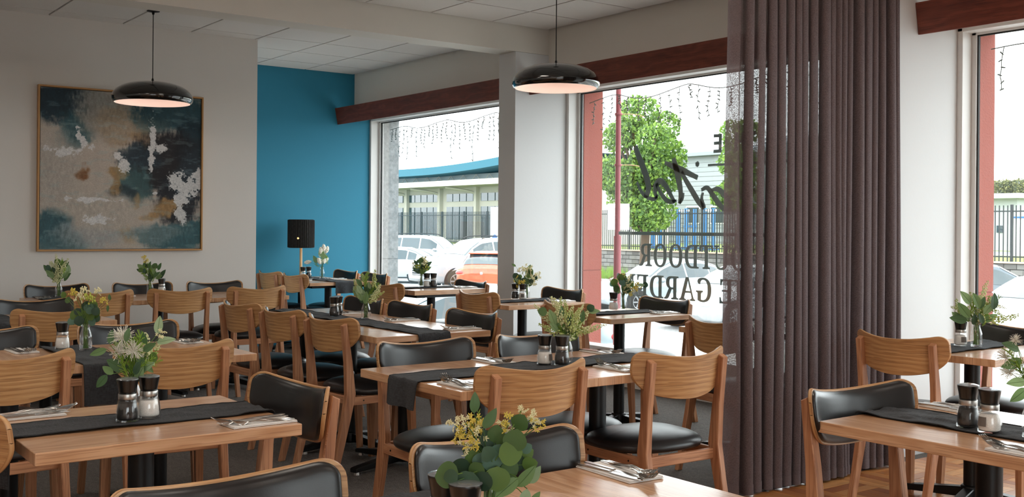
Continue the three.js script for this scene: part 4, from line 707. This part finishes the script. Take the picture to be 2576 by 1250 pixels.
function car(name, kind, paintM, pos, heading, label, opt = {}) {
  const S = SHAPES[kind], t = thing(name, label, 'car', pos, heading), st = S.st, hx = S.L / 2; // local +x = front
  const at1 = (x) => { let i = 0; while (i < st.length - 2 && x > st[i + 1][0]) i++; const a = st[i], b = st[i + 1], k = clamp((x - a[0]) / (b[0] - a[0])); return a.map((q, j) => lerp(q, b[j], k)); };
  const sect = (s) => { const [x, lo, be, to, wb, wr] = s; return [[0, to], [wr * .6, to - .006], [wr * .9, to - .025], [wr, to - .06], [lerp(wr, wb, .5), lerp(to - .05, be, .5)], [wb, be], [wb * 1.015, lerp(lo, be, .55)], [wb * 1.0, lerp(lo, be, .25)], [wb * .96, lo], [0, lo]]; };
  const prof = (x, v) => { const p = sect(at1(x)), n = p.length - 1, f = v * n, i = Math.min(n - 1, Math.floor(f)), k = f - i; return [lerp(p[i][0], p[i + 1][0], k), lerp(p[i][1], p[i + 1][1], k)]; };
  const xs = []; for (let i = 0; i < st.length - 1; i++) for (let k = 0; k < 3; k++) xs.push(lerp(st[i][0], st[i + 1][0], k / 3)); xs.push(S.L);
  const half = (sg) => grid(xs.length - 1, 18, (a, b) => { const x = xs[Math.round(a * (xs.length - 1))], q = prof(x, b); return [hx - x, q[1], sg * q[0]]; }, sg > 0);
  const cap = (x) => { const p = sect(at1(x)), s = new THREE.Shape([...p.map(([w, y]) => new THREE.Vector2(w, y)), ...p.slice().reverse().map(([w, y]) => new THREE.Vector2(-w, y))]); return new THREE.ShapeGeometry(s).rotateY(Math.PI / 2).translate(hx - x, 0, 0); };
  mesh('body', merge([half(1), half(-1), cap(0), cap(S.L)]), paintM, t);
  const glassPatch = (x0, x1, v0, v1, nm, sgs = [1, -1]) => { for (const sg of sgs) mesh(nm, grid(8, 4, (a, b) => { const x = lerp(x0, x1, a), q = prof(x, lerp(v0, v1, b)); return [hx - x, q[1] + .012 * (nm === 'side_window' ? .4 : 1), sg * (q[0] + .01 * (nm === 'side_window' ? 1 : 0))]; }, sg > 0), carGlass, t); };
  for (const [a, b] of S.side) glassPatch(a, b, 3.25 / 9, 4.75 / 9, 'side_window');
  const top = (x0, x1, nm) => mesh(nm, grid(8, 10, (a, b) => { const x = lerp(x0, x1, a), w = (b * 2 - 1), q = prof(x, Math.abs(w) * 2.75 / 9); return [hx - x, q[1] + .014, Math.sign(w) * q[0]]; }), carGlass, t);
  top(...S.shield, 'windscreen'); top(...S.rear, 'rear_window');
  for (const x of S.wb) for (const sg of [-1, 1]) {
    const wb = at1(x)[4], w = new THREE.Group(); w.name = 'wheel'; w.position.set(hx - x, S.R, sg * (wb - .09)); t.add(w);
    mesh('arch', new THREE.CylinderGeometry(S.R * 1.16, S.R * 1.16, .2, 28).rotateX(Math.PI / 2).translate(0, .015, 0), trimM, w);
    mesh('tyre', lathe([[S.R * .62, -.11], [S.R * .94, -.11], [S.R, -.08], [S.R, .08], [S.R * .94, .11], [S.R * .62, .11]], 32).rotateX(Math.PI / 2).translate(0, 0, sg * .02), tyreM, w);
    const sp = []; for (let k = 0; k < 6; k++) sp.push(new THREE.BoxGeometry(S.R * .62, S.R * .13, .03).translate(S.R * .31, 0, 0).rotateZ(k * Math.PI / 3).translate(0, 0, sg * .105)); sp.push(new THREE.TorusGeometry(S.R * .6, S.R * .06, 8, 28).translate(0, 0, sg * .11));
    mesh('rim', merge(sp), rimM, w);
  }
  for (const sg of [-1, 1]) {
    const bf = at1(.2), br = at1(S.L - .12);
    const hl = mesh('headlight', new THREE.SphereGeometry(1, 14, 10).scale(.2, .07, .16), headM, t); hl.position.set(hx - .2, lerp(bf[2], bf[3], .1) - .02, sg * (bf[4] - .12));
    const tl = mesh('tail_light', new THREE.SphereGeometry(1, 14, 10).scale(.14, .09, .17), tailM, t); tl.position.set(-hx + .13, br[2] - .08, sg * (br[4] - .12));
    const mr = mesh('mirror', new THREE.SphereGeometry(1, 12, 10).scale(.09, .075, .11), opt.mirror ?? paintM, t); mr.position.set(hx - S.side[0][0] - .02, at1(S.side[0][0])[2] + .06, sg * (at1(S.side[0][0])[4] + .09));
    const fl = mesh('fog_light', new THREE.SphereGeometry(1, 10, 8).scale(.06, .05, .1), trimM, t); fl.position.set(hx - .12, at1(.1)[1] + .17, sg * (at1(.1)[4] - .14));
    mesh('sill_trim', box(S.wb[1] - S.wb[0] - .7, .05, .02, hx - (S.wb[0] + S.wb[1]) / 2, st[4][1] + .03, sg * st[4][4] * .97), trimM, t);
  }
  const y0 = at1(.05)[1], y1 = at1(.05)[2], n = kind === 'suv' ? 4 : 3, gr = mesh('grille', box(.03, (y1 - y0) * .62, at1(.05)[4] * 1.1, hx - .005, lerp(y0, y1, .66), 0, .01), trimM, t);
  for (let k = 0; k < n; k++) mesh('grille_bar', box(.02, .028, at1(.05)[4] * 1.06, hx + .012, lerp(y0, y1, .42 + .5 * k / (n - 1)), 0, .006), chromeM, gr);
  mesh('badge', new THREE.CylinderGeometry(.06, .06, .02, 18).rotateZ(Math.PI / 2).translate(hx + .022, lerp(y0, y1, .7), 0), chromeM, t);
  mesh('rear_badge', new THREE.CylinderGeometry(.05, .05, .02, 18).rotateZ(Math.PI / 2).translate(-hx + .01, at1(S.L - .05)[2] - .02, 0), chromeM, t);
  mesh('number_plate', box(.015, .11, .38, hx + .01, y0 + .12, 0), std({ color: 0xe8e8e4, roughness: .5 }), t);
  if (kind === 'suv') for (const sg of [-1, 1]) mesh('roof_rail', tube([V(hx - 2.2, 1.87, sg * .66), V(hx - 2.4, 1.94, sg * .66), V(hx - 3.9, 1.94, sg * .66), V(hx - 4.2, 1.86, sg * .66)], .02, 16, 6), trimM, t);
  if (opt.spoiler) mesh('spoiler', box(.25, .04, 1.1, -hx + .75, at1(S.L - .75)[3] + .03, 0, .01), paintM, t);
  if (opt.aerial) mesh('aerial', new THREE.CylinderGeometry(.004, .006, .3, 6).rotateZ(.5).translate(-hx + 1.4, at1(3.2)[3] + .13, 0), trimM, t);
  return t;
}
const carPaint = (c) => phys({ color: c, roughness: .32, clearcoat: 1, clearcoatRoughness: .06 });
const gAt = (px, depth) => { const p = at(px, CY, depth); p.y = LOT; return p; }, camAng = Math.atan2(-camR0.z, camR0.x); // heading 0 = local +x along camera right
const hd = (deg) => camAng + deg * DEG;
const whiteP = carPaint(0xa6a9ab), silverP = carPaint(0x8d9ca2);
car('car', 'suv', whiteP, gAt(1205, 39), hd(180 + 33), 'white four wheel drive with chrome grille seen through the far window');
car('car', 'suv', carPaint(0xa4a8aa), gAt(1082, 50), hd(-20), 'white wagon parked behind the four wheel drive, before the fence');
car('car', 'sedan', carPaint(0xa9b1b5), gAt(985, 44), hd(168), 'pale car at the left edge of the far window behind the concrete column');
car('car', 'hatch', carPaint(0xc8481c), gAt(1243, 35.5), hd(80), 'orange hatchback seen from behind through the far window', { spoiler: true });
car('car', 'sedan', silverP, gAt(1168, 15.6), hd(178), 'silver blue car parked close outside the far window', { aerial: true });
car('car', 'sedan', carPaint(0x9da7ac), gAt(1676, 30), hd(180 + 24), 'white sedan facing left behind the mirrored lettering');
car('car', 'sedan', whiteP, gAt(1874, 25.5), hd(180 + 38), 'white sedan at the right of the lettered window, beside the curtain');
car('car', 'hatch', carPaint(0x3e4d57), gAt(2478, 27.5), hd(-18), 'dark blue grey car outside the right window', { mirror: trimM });
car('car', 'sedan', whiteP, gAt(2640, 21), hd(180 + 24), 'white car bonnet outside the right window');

// ---------------------------------------------------------------- trees and shrubs
const foliageM = [0x678a34, 0x83a43e, 0x4a6c2a].map((c) => phys({ color: c, roughness: .8, transmission: .35, thickness: 0, side: THREE.DoubleSide })), gumM = [0x6a6f48, 0x858656, 0x4a5440].map((c) => phys({ color: c, roughness: .85, transmission: .25, thickness: 0, side: THREE.DoubleSide })), barkM = std({ color: 0x5a4a3c, roughness: .95 });
function tree(name, label, pos, h, blobs, mats, leaf, n, seed) { // blobs: [dx, dy, dz, r]
  const t = thing(name, label, 'tree', pos), r = rngOf(seed), parts = [[], [], []], tr = [tube([V(0, 0, 0), V(.08, h * .35, .05), V(-.05, h * .7, 0)], h * .028, 10, 8)];
  for (const [x, y, z] of blobs) tr.push(tube([V(0, h * .28, 0), V(x * .4, lerp(h * .3, y, .5), z * .4), V(x, y, z)], h * .01, 8, 5));
  mesh('trunk', merge(tr), barkM, t);
  const tot = blobs.reduce((s, b) => s + b[3] * b[3], 0), q = new THREE.Quaternion();
  for (const [x, y, z, R] of blobs) for (let i = 0; i < n * R * R / tot; i++) {
    const d = V(r() - .5, r() - .5, r() - .5).normalize(), rr = R * (.55 + .5 * Math.pow(r(), .5)), s = leaf * (.6 + .8 * r()), p = d.multiplyScalar(rr); q.setFromEuler(new THREE.Euler(r() * 6.3, r() * 6.3, r() * 6.3));
    const A = V(-s * .5, 0, 0).applyQuaternion(q), B = V(0, s * .36, s * .1).applyQuaternion(q), C = V(s * .5, 0, 0).applyQuaternion(q), D = V(0, -s * .36, s * .1).applyQuaternion(q), o = V(x + p.x, y + p.y * .85, z + p.z);
    const m = parts[i % 3]; for (const k of [A, B, C, A, C, D]) m.push(o.x + k.x, o.y + k.y, o.z + k.z);
  }
  parts.forEach((a, k) => { const g = new THREE.BufferGeometry(); g.setAttribute('position', new THREE.Float32BufferAttribute(a, 3)); g.computeVertexNormals(); const f = mesh('foliage', g, mats[k], t); f.userData.kind = 'stuff'; });
}
{
  const p = at(1618, 640, 47); p.y = TER - 1.1; const b = [], r = rngOf(8);
  for (let i = 0; i < 26; i++) { const a = r() * 6.28, y = 2.4 + r() * 4.9, R = 1.8 * Math.sin(clamp((y - 1.6) / 6.4) * Math.PI) ** .6 * Math.sqrt(r()); b.push([Math.cos(a) * R, y, Math.sin(a) * R, .6 + .4 * r()]); }
  tree('tree', 'bright green leafy tree behind the window lettering', p, 7, b, foliageM, .17, 16000, 4);
  const p2 = at(1858, 640, 60); p2.y = TER; const b2 = []; for (let i = 0; i < 14; i++) { const a = r() * 6.28, y = 2.6 + r() * 4.2; b2.push([Math.cos(a) * 1.1 * r(), y, Math.sin(a) * 1.1 * r(), .6 + .4 * r()]); }
  tree('tree', 'green tree partly behind the left edge of the curtain', p2, 7, b2, foliageM, .26, 4000, 9);
  const p3 = at(2560, 640, 82); p3.y = TER; const b3 = []; for (let i = 0; i < 22; i++) { const a = r() * 6.28, y = 1.4 + r() * 3.4, R = 2.6 * Math.sqrt(r()) * (y > 3.6 ? .6 : 1); b3.push([Math.cos(a) * R, y, Math.sin(a) * R, .5 + .4 * r()]); }
  tree('tree', 'grey green gum tree behind the pool house at the right edge', p3, 5, b3, gumM, .15, 16000, 12);
  // tall grass clump at the foot of the red downpipe
  const blades = [], gp = at(1533, 690, 49); for (let i = 0; i < 420; i++) { const x = (r() - .5) * 1.3, z = (r() - .5) * 1.3, h = .25 + .42 * r(), bx = .3 * (r() - .5), bz = .3 * (r() - .5); blades.push(grid(1, 3, (a, c) => [x + (a - .5) * .035 * (1 - c) + bx * c * c, h * c, z + bz * c * c])); }
  const gm = single('grass_clump', merge(blades), std({ color: 0x86a83c, roughness: .9, side: THREE.DoubleSide }), 'bright green grass clump at the foot of the retaining wall', 'grass', null, 'stuff'); gm.position.set(gp.x, LOT, gp.z);
}
// ---------------------------------------------------------------- the hall beyond the far window
const bWhite = std({ color: 0xbfbcb0, roughness: .8 }), bGlass = phys({ color: 0x24363a, roughness: .1, clearcoat: 1 }), tealM = std({ color: 0x2f8fa6, roughness: .6 });
{
  const t = thing('hall', 'long white hall with glazed front and teal roof edge', 'building', V(0, 0, 0));
  mesh('wall', span(42, 52, -1.4, 4.1, 52, 80), bWhite, t);
  const cv = (u) => 4.95 + .0035 * (u - 66) ** 2 * (u < 66 ? 1 : .3);
  mesh('roof_edge', merge([grid(40, 1, (a, b) => { const u = lerp(52, 80, a); return [40.4, cv(u) + .52 * b, -u]; }), grid(40, 1, (a, b) => { const u = lerp(52, 80, a); return [lerp(40.4, 52, b), cv(u) + .52, -u]; }), grid(40, 1, (a, b) => { const u = lerp(52, 80, a); return [lerp(40.4, 52, b), cv(u), -u]; }, true)]), std({ color: 0x27687a, roughness: .6, side: THREE.DoubleSide }), t);
  mesh('clerestory', span(42.5, 51, 4.1, 5.0, 52, 80), std({ color: 0x96a3a5, roughness: .4 }), t);
  for (let u = 54; u < 79; u += 1.6) mesh('truss', merge([tube([W(42.3, 4.4, u), W(42.3, 4.95, u + .7)], .03, 2, 5), tube([W(42.3, 4.95, u + .7), W(42.3, 4.4, u + 1.4)], .03, 2, 5)]), bWhite, t);
  mesh('canopy', span(39.6, 42.6, 4.05, 4.42, 52, 80), bWhite, t);
  for (const u of [60.4, 65.0, 69.6]) { mesh('strut', tube([W(40, 4.0, u + 1.1), W(41.4, 3.75, u + .3), W(42, 3.55, u)], .1, 8, 6), bWhite, t); mesh('column', span(41.7, 42.05, -1, 4.05, u - .15, u + .15), bWhite, t); }
  for (const [y0, y1] of [[3.08, 3.62], [.4, 2.7]]) for (let k = 0; k < 30; k++) { const u = 53.2 + k * .86; if ([60.4, 65.0, 69.6].some((c) => Math.abs(u + .4 - c) < .5)) continue; mesh('pane', span(41.93, 42.02, y0, y1, u, u + .76), bGlass, t); }
  const s = thing('notice_board', 'white notice box by the fence, half hidden by the white pier', 'sign', at(1246, 592, 60)); mesh('panel', box(.06, 3.2, .9, 0, 0, 0, .01), M.white, s); mesh('emblem', new THREE.CylinderGeometry(.25, .25, .02, 20).rotateZ(Math.PI / 2).translate(-.04, -.2, 0), std({ color: 0x2a5bb0, roughness: .5 }), s);
}
{
  const t = thing('house', 'white weatherboard building with solar panels behind the bright tree', 'building', V(0, 0, 0)), o = at(1790, 560, 78);
  mesh('wall', box(9, 6.4, 11, o.x + 4, 3.4, o.z, .02), std({ color: 0xa6aaab, roughness: .8 }), t);
  for (let k = 0; k < 18; k++) mesh('weatherboard', box(.05, .28, 11, o.x - .52, .5 + k * .34, o.z), std({ color: 0x9fa5a7, roughness: .8 }), t);
  mesh('roof', extrude([[-1.2, 0], [9.6, 0], [9.6, .25], [4.2, 1.5], [-1.2, .25]], 11.8).translate(o.x, 6.6, o.z), std({ color: 0x8f979b, roughness: .6 }), t);
  for (let k = 0; k < 4; k++) mesh('solar_panel', box(1.6, .06, .95, 0, 0, 0, .01).rotateZ(.28).translate(o.x + 1, 7.4, o.z + 3.6 - k * 1.02), phys({ color: 0x26323c, roughness: .15, clearcoat: 1 }), t);
  for (let k = 0; k < 3; k++) { const w = mesh('window', box(.08, 1.3, 1.4, o.x - .56, 2.3, o.z + 3.5 - k * 2.4), M.white, t); mesh('pane', box(.06, 1.12, 1.2, o.x - .6, 2.3, o.z + 3.5 - k * 2.4), bGlass, w); }
}
{ // blue play frames behind the fence
  const bl = std({ color: 0x2a6ea6, roughness: .5 });
  [[1652, 40.2], [1716, 39.5], [1737, 40.5], [1784, 39.5]].forEach(([px, X], i) => {
    const d = at(px, CY, 1).sub(camera.position), k = X / d.x, p = V(X, TER, d.z * k), t = thing('play_frame', ['blue play frame under the tree, leftmost', 'blue play frame, second from the left', 'blue play frame, third from the left', 'blue play frame beside the curtain'][i], 'play frame', p, 0, 'blue play frames');
    for (const z of [-.28, .28]) mesh('post', new THREE.BoxGeometry(.14, 2.1, .14).translate(0, 1.05, z), bl, t); mesh('crossbar', new THREE.BoxGeometry(.1, .1, .9).translate(0, i % 2 ? 2.0 : 1.2, 0), i % 2 ? M.white : bl, t); mesh('base_bar', new THREE.BoxGeometry(.5, .1, .9).translate(0, .08, 0), bl, t);
  });
}
{ // street sign seen from behind
  const p = at(1556, 545, 36), t = thing('street_sign', 'back of a white street sign on a thin post', 'sign', V(p.x, TER - 1.22, p.z)), y = p.y - TER + 1.22; t.rotation.y = -YAW;
  mesh('post', new THREE.CylinderGeometry(.03, .03, y + .45, 10).translate(0, (y + .45) / 2, 0), rimM, t); mesh('plate', box(.74, .88, .012, 0, y, -.04, .005), M.white, t); for (const k of [-.28, 0, .28]) mesh('bracket', box(.7, .035, .03, 0, y + k, -.015), rimM, t);
}
{ // red downpipe on the corner outside the middle window
  const t = thing('downpipe', 'red painted downpipe beside the red column outside the middle window', 'pipe', W(6.52, -.03, 7.17)), rp = std({ color: 0x8c3f46, roughness: .5 });
  mesh('pipe', new THREE.CylinderGeometry(.024, .024, 2.6, 14).translate(0, 1.78, 0), rp, t); mesh('foot', new THREE.CylinderGeometry(.033, .033, 1.26, 14).translate(0, .63, 0), rp, t);
  for (const y of [1.9, 2.36]) { const c = mesh('clip', lathe([[.026, y - .01], [.033, y - .01], [.033, y + .01], [.026, y + .01]], 16), rp, t); mesh('arm', tube([V(0, y, 0), V(.12, y, .08), V(.2, y - .02, .13)], .004, 6, 5), std({ color: 0xc9a27a, roughness: .6 }), c); }
}
{ // right window: pool house, pool, mast, cones
  const o = at(2512, 590, 62), t = thing('pool_house', 'flat roofed white pool house at the right edge', 'building', V(o.x, TER, o.z));
  mesh('wall', box(4, 2.9, 2.3, 0, 1.45, 1.0), std({ color: 0xb0b4b6, roughness: .8 }), t); mesh('roof', box(5.4, .28, 4.3, 0, 3.04, .5, .02), std({ color: 0xb4b8ba, roughness: .7 }), t); mesh('window', box(.06, .4, .4, -2.02, 1.2, 1.2), bGlass, t);
  const q = at(2530, 618, 50); const pl = thing('pool', 'bright blue swimming pool with white edge', 'pool', V(q.x, TER, q.z)); mesh('coping', box(5, .08, 9, 0, .04, 0), M.white, pl); mesh('water', box(4.4, .09, 8.6, -.05, .045, 0), phys({ color: 0x1a80b4, roughness: .08, clearcoat: 1 }), pl);
  const b = at(2558, 625, 48), bn = thing('pool_marker', 'orange and white pole by the pool', 'pole', V(b.x, TER, b.z)); for (let k = 0; k < 6; k++) mesh('band', new THREE.CylinderGeometry(.11, .11, .25, 14).translate(0, .125 + k * .25, 0), k % 2 ? M.white : std({ color: 0xe8673a, roughness: .6 }), bn);
  const gt = at(2572, 620, 47), g2 = thing('pool_gate', 'blue framed gate at the right edge beside the pool', 'gate', V(gt.x, TER, gt.z)); for (const z of [-.5, .5]) mesh('post', box(.08, 1.7, .08, 0, .85, z), std({ color: 0x2b66b0, roughness: .5 }), g2); mesh('top_rail', box(.08, .08, 1.08, 0, 1.7, 0), std({ color: 0x2b66b0, roughness: .5 }), g2); mesh('panel', box(.03, 1.5, .92, 0, .85, 0), M.white, g2);
  const mp = at(2545, 560, 150), mm = thing('radio_mast', 'thin distant radio mast in the sky of the right window', 'mast', V(mp.x, 0, mp.z)); mesh('pole', new THREE.CylinderGeometry(.05, .12, 10.5, 6).translate(0, 5.2, 0), std({ color: 0x9aa0a4, roughness: .7 }), mm); for (const y of [6, 8, 9.6]) mesh('antenna', new THREE.BoxGeometry(.5, .08, .5).translate(0, y, 0), std({ color: 0x9aa0a4, roughness: .7 }), mm);
}

scene.traverse((o) => { if (o.isMesh) { o.castShadow = true; o.receiveShadow = true; } });
renderer.render(scene, camera);
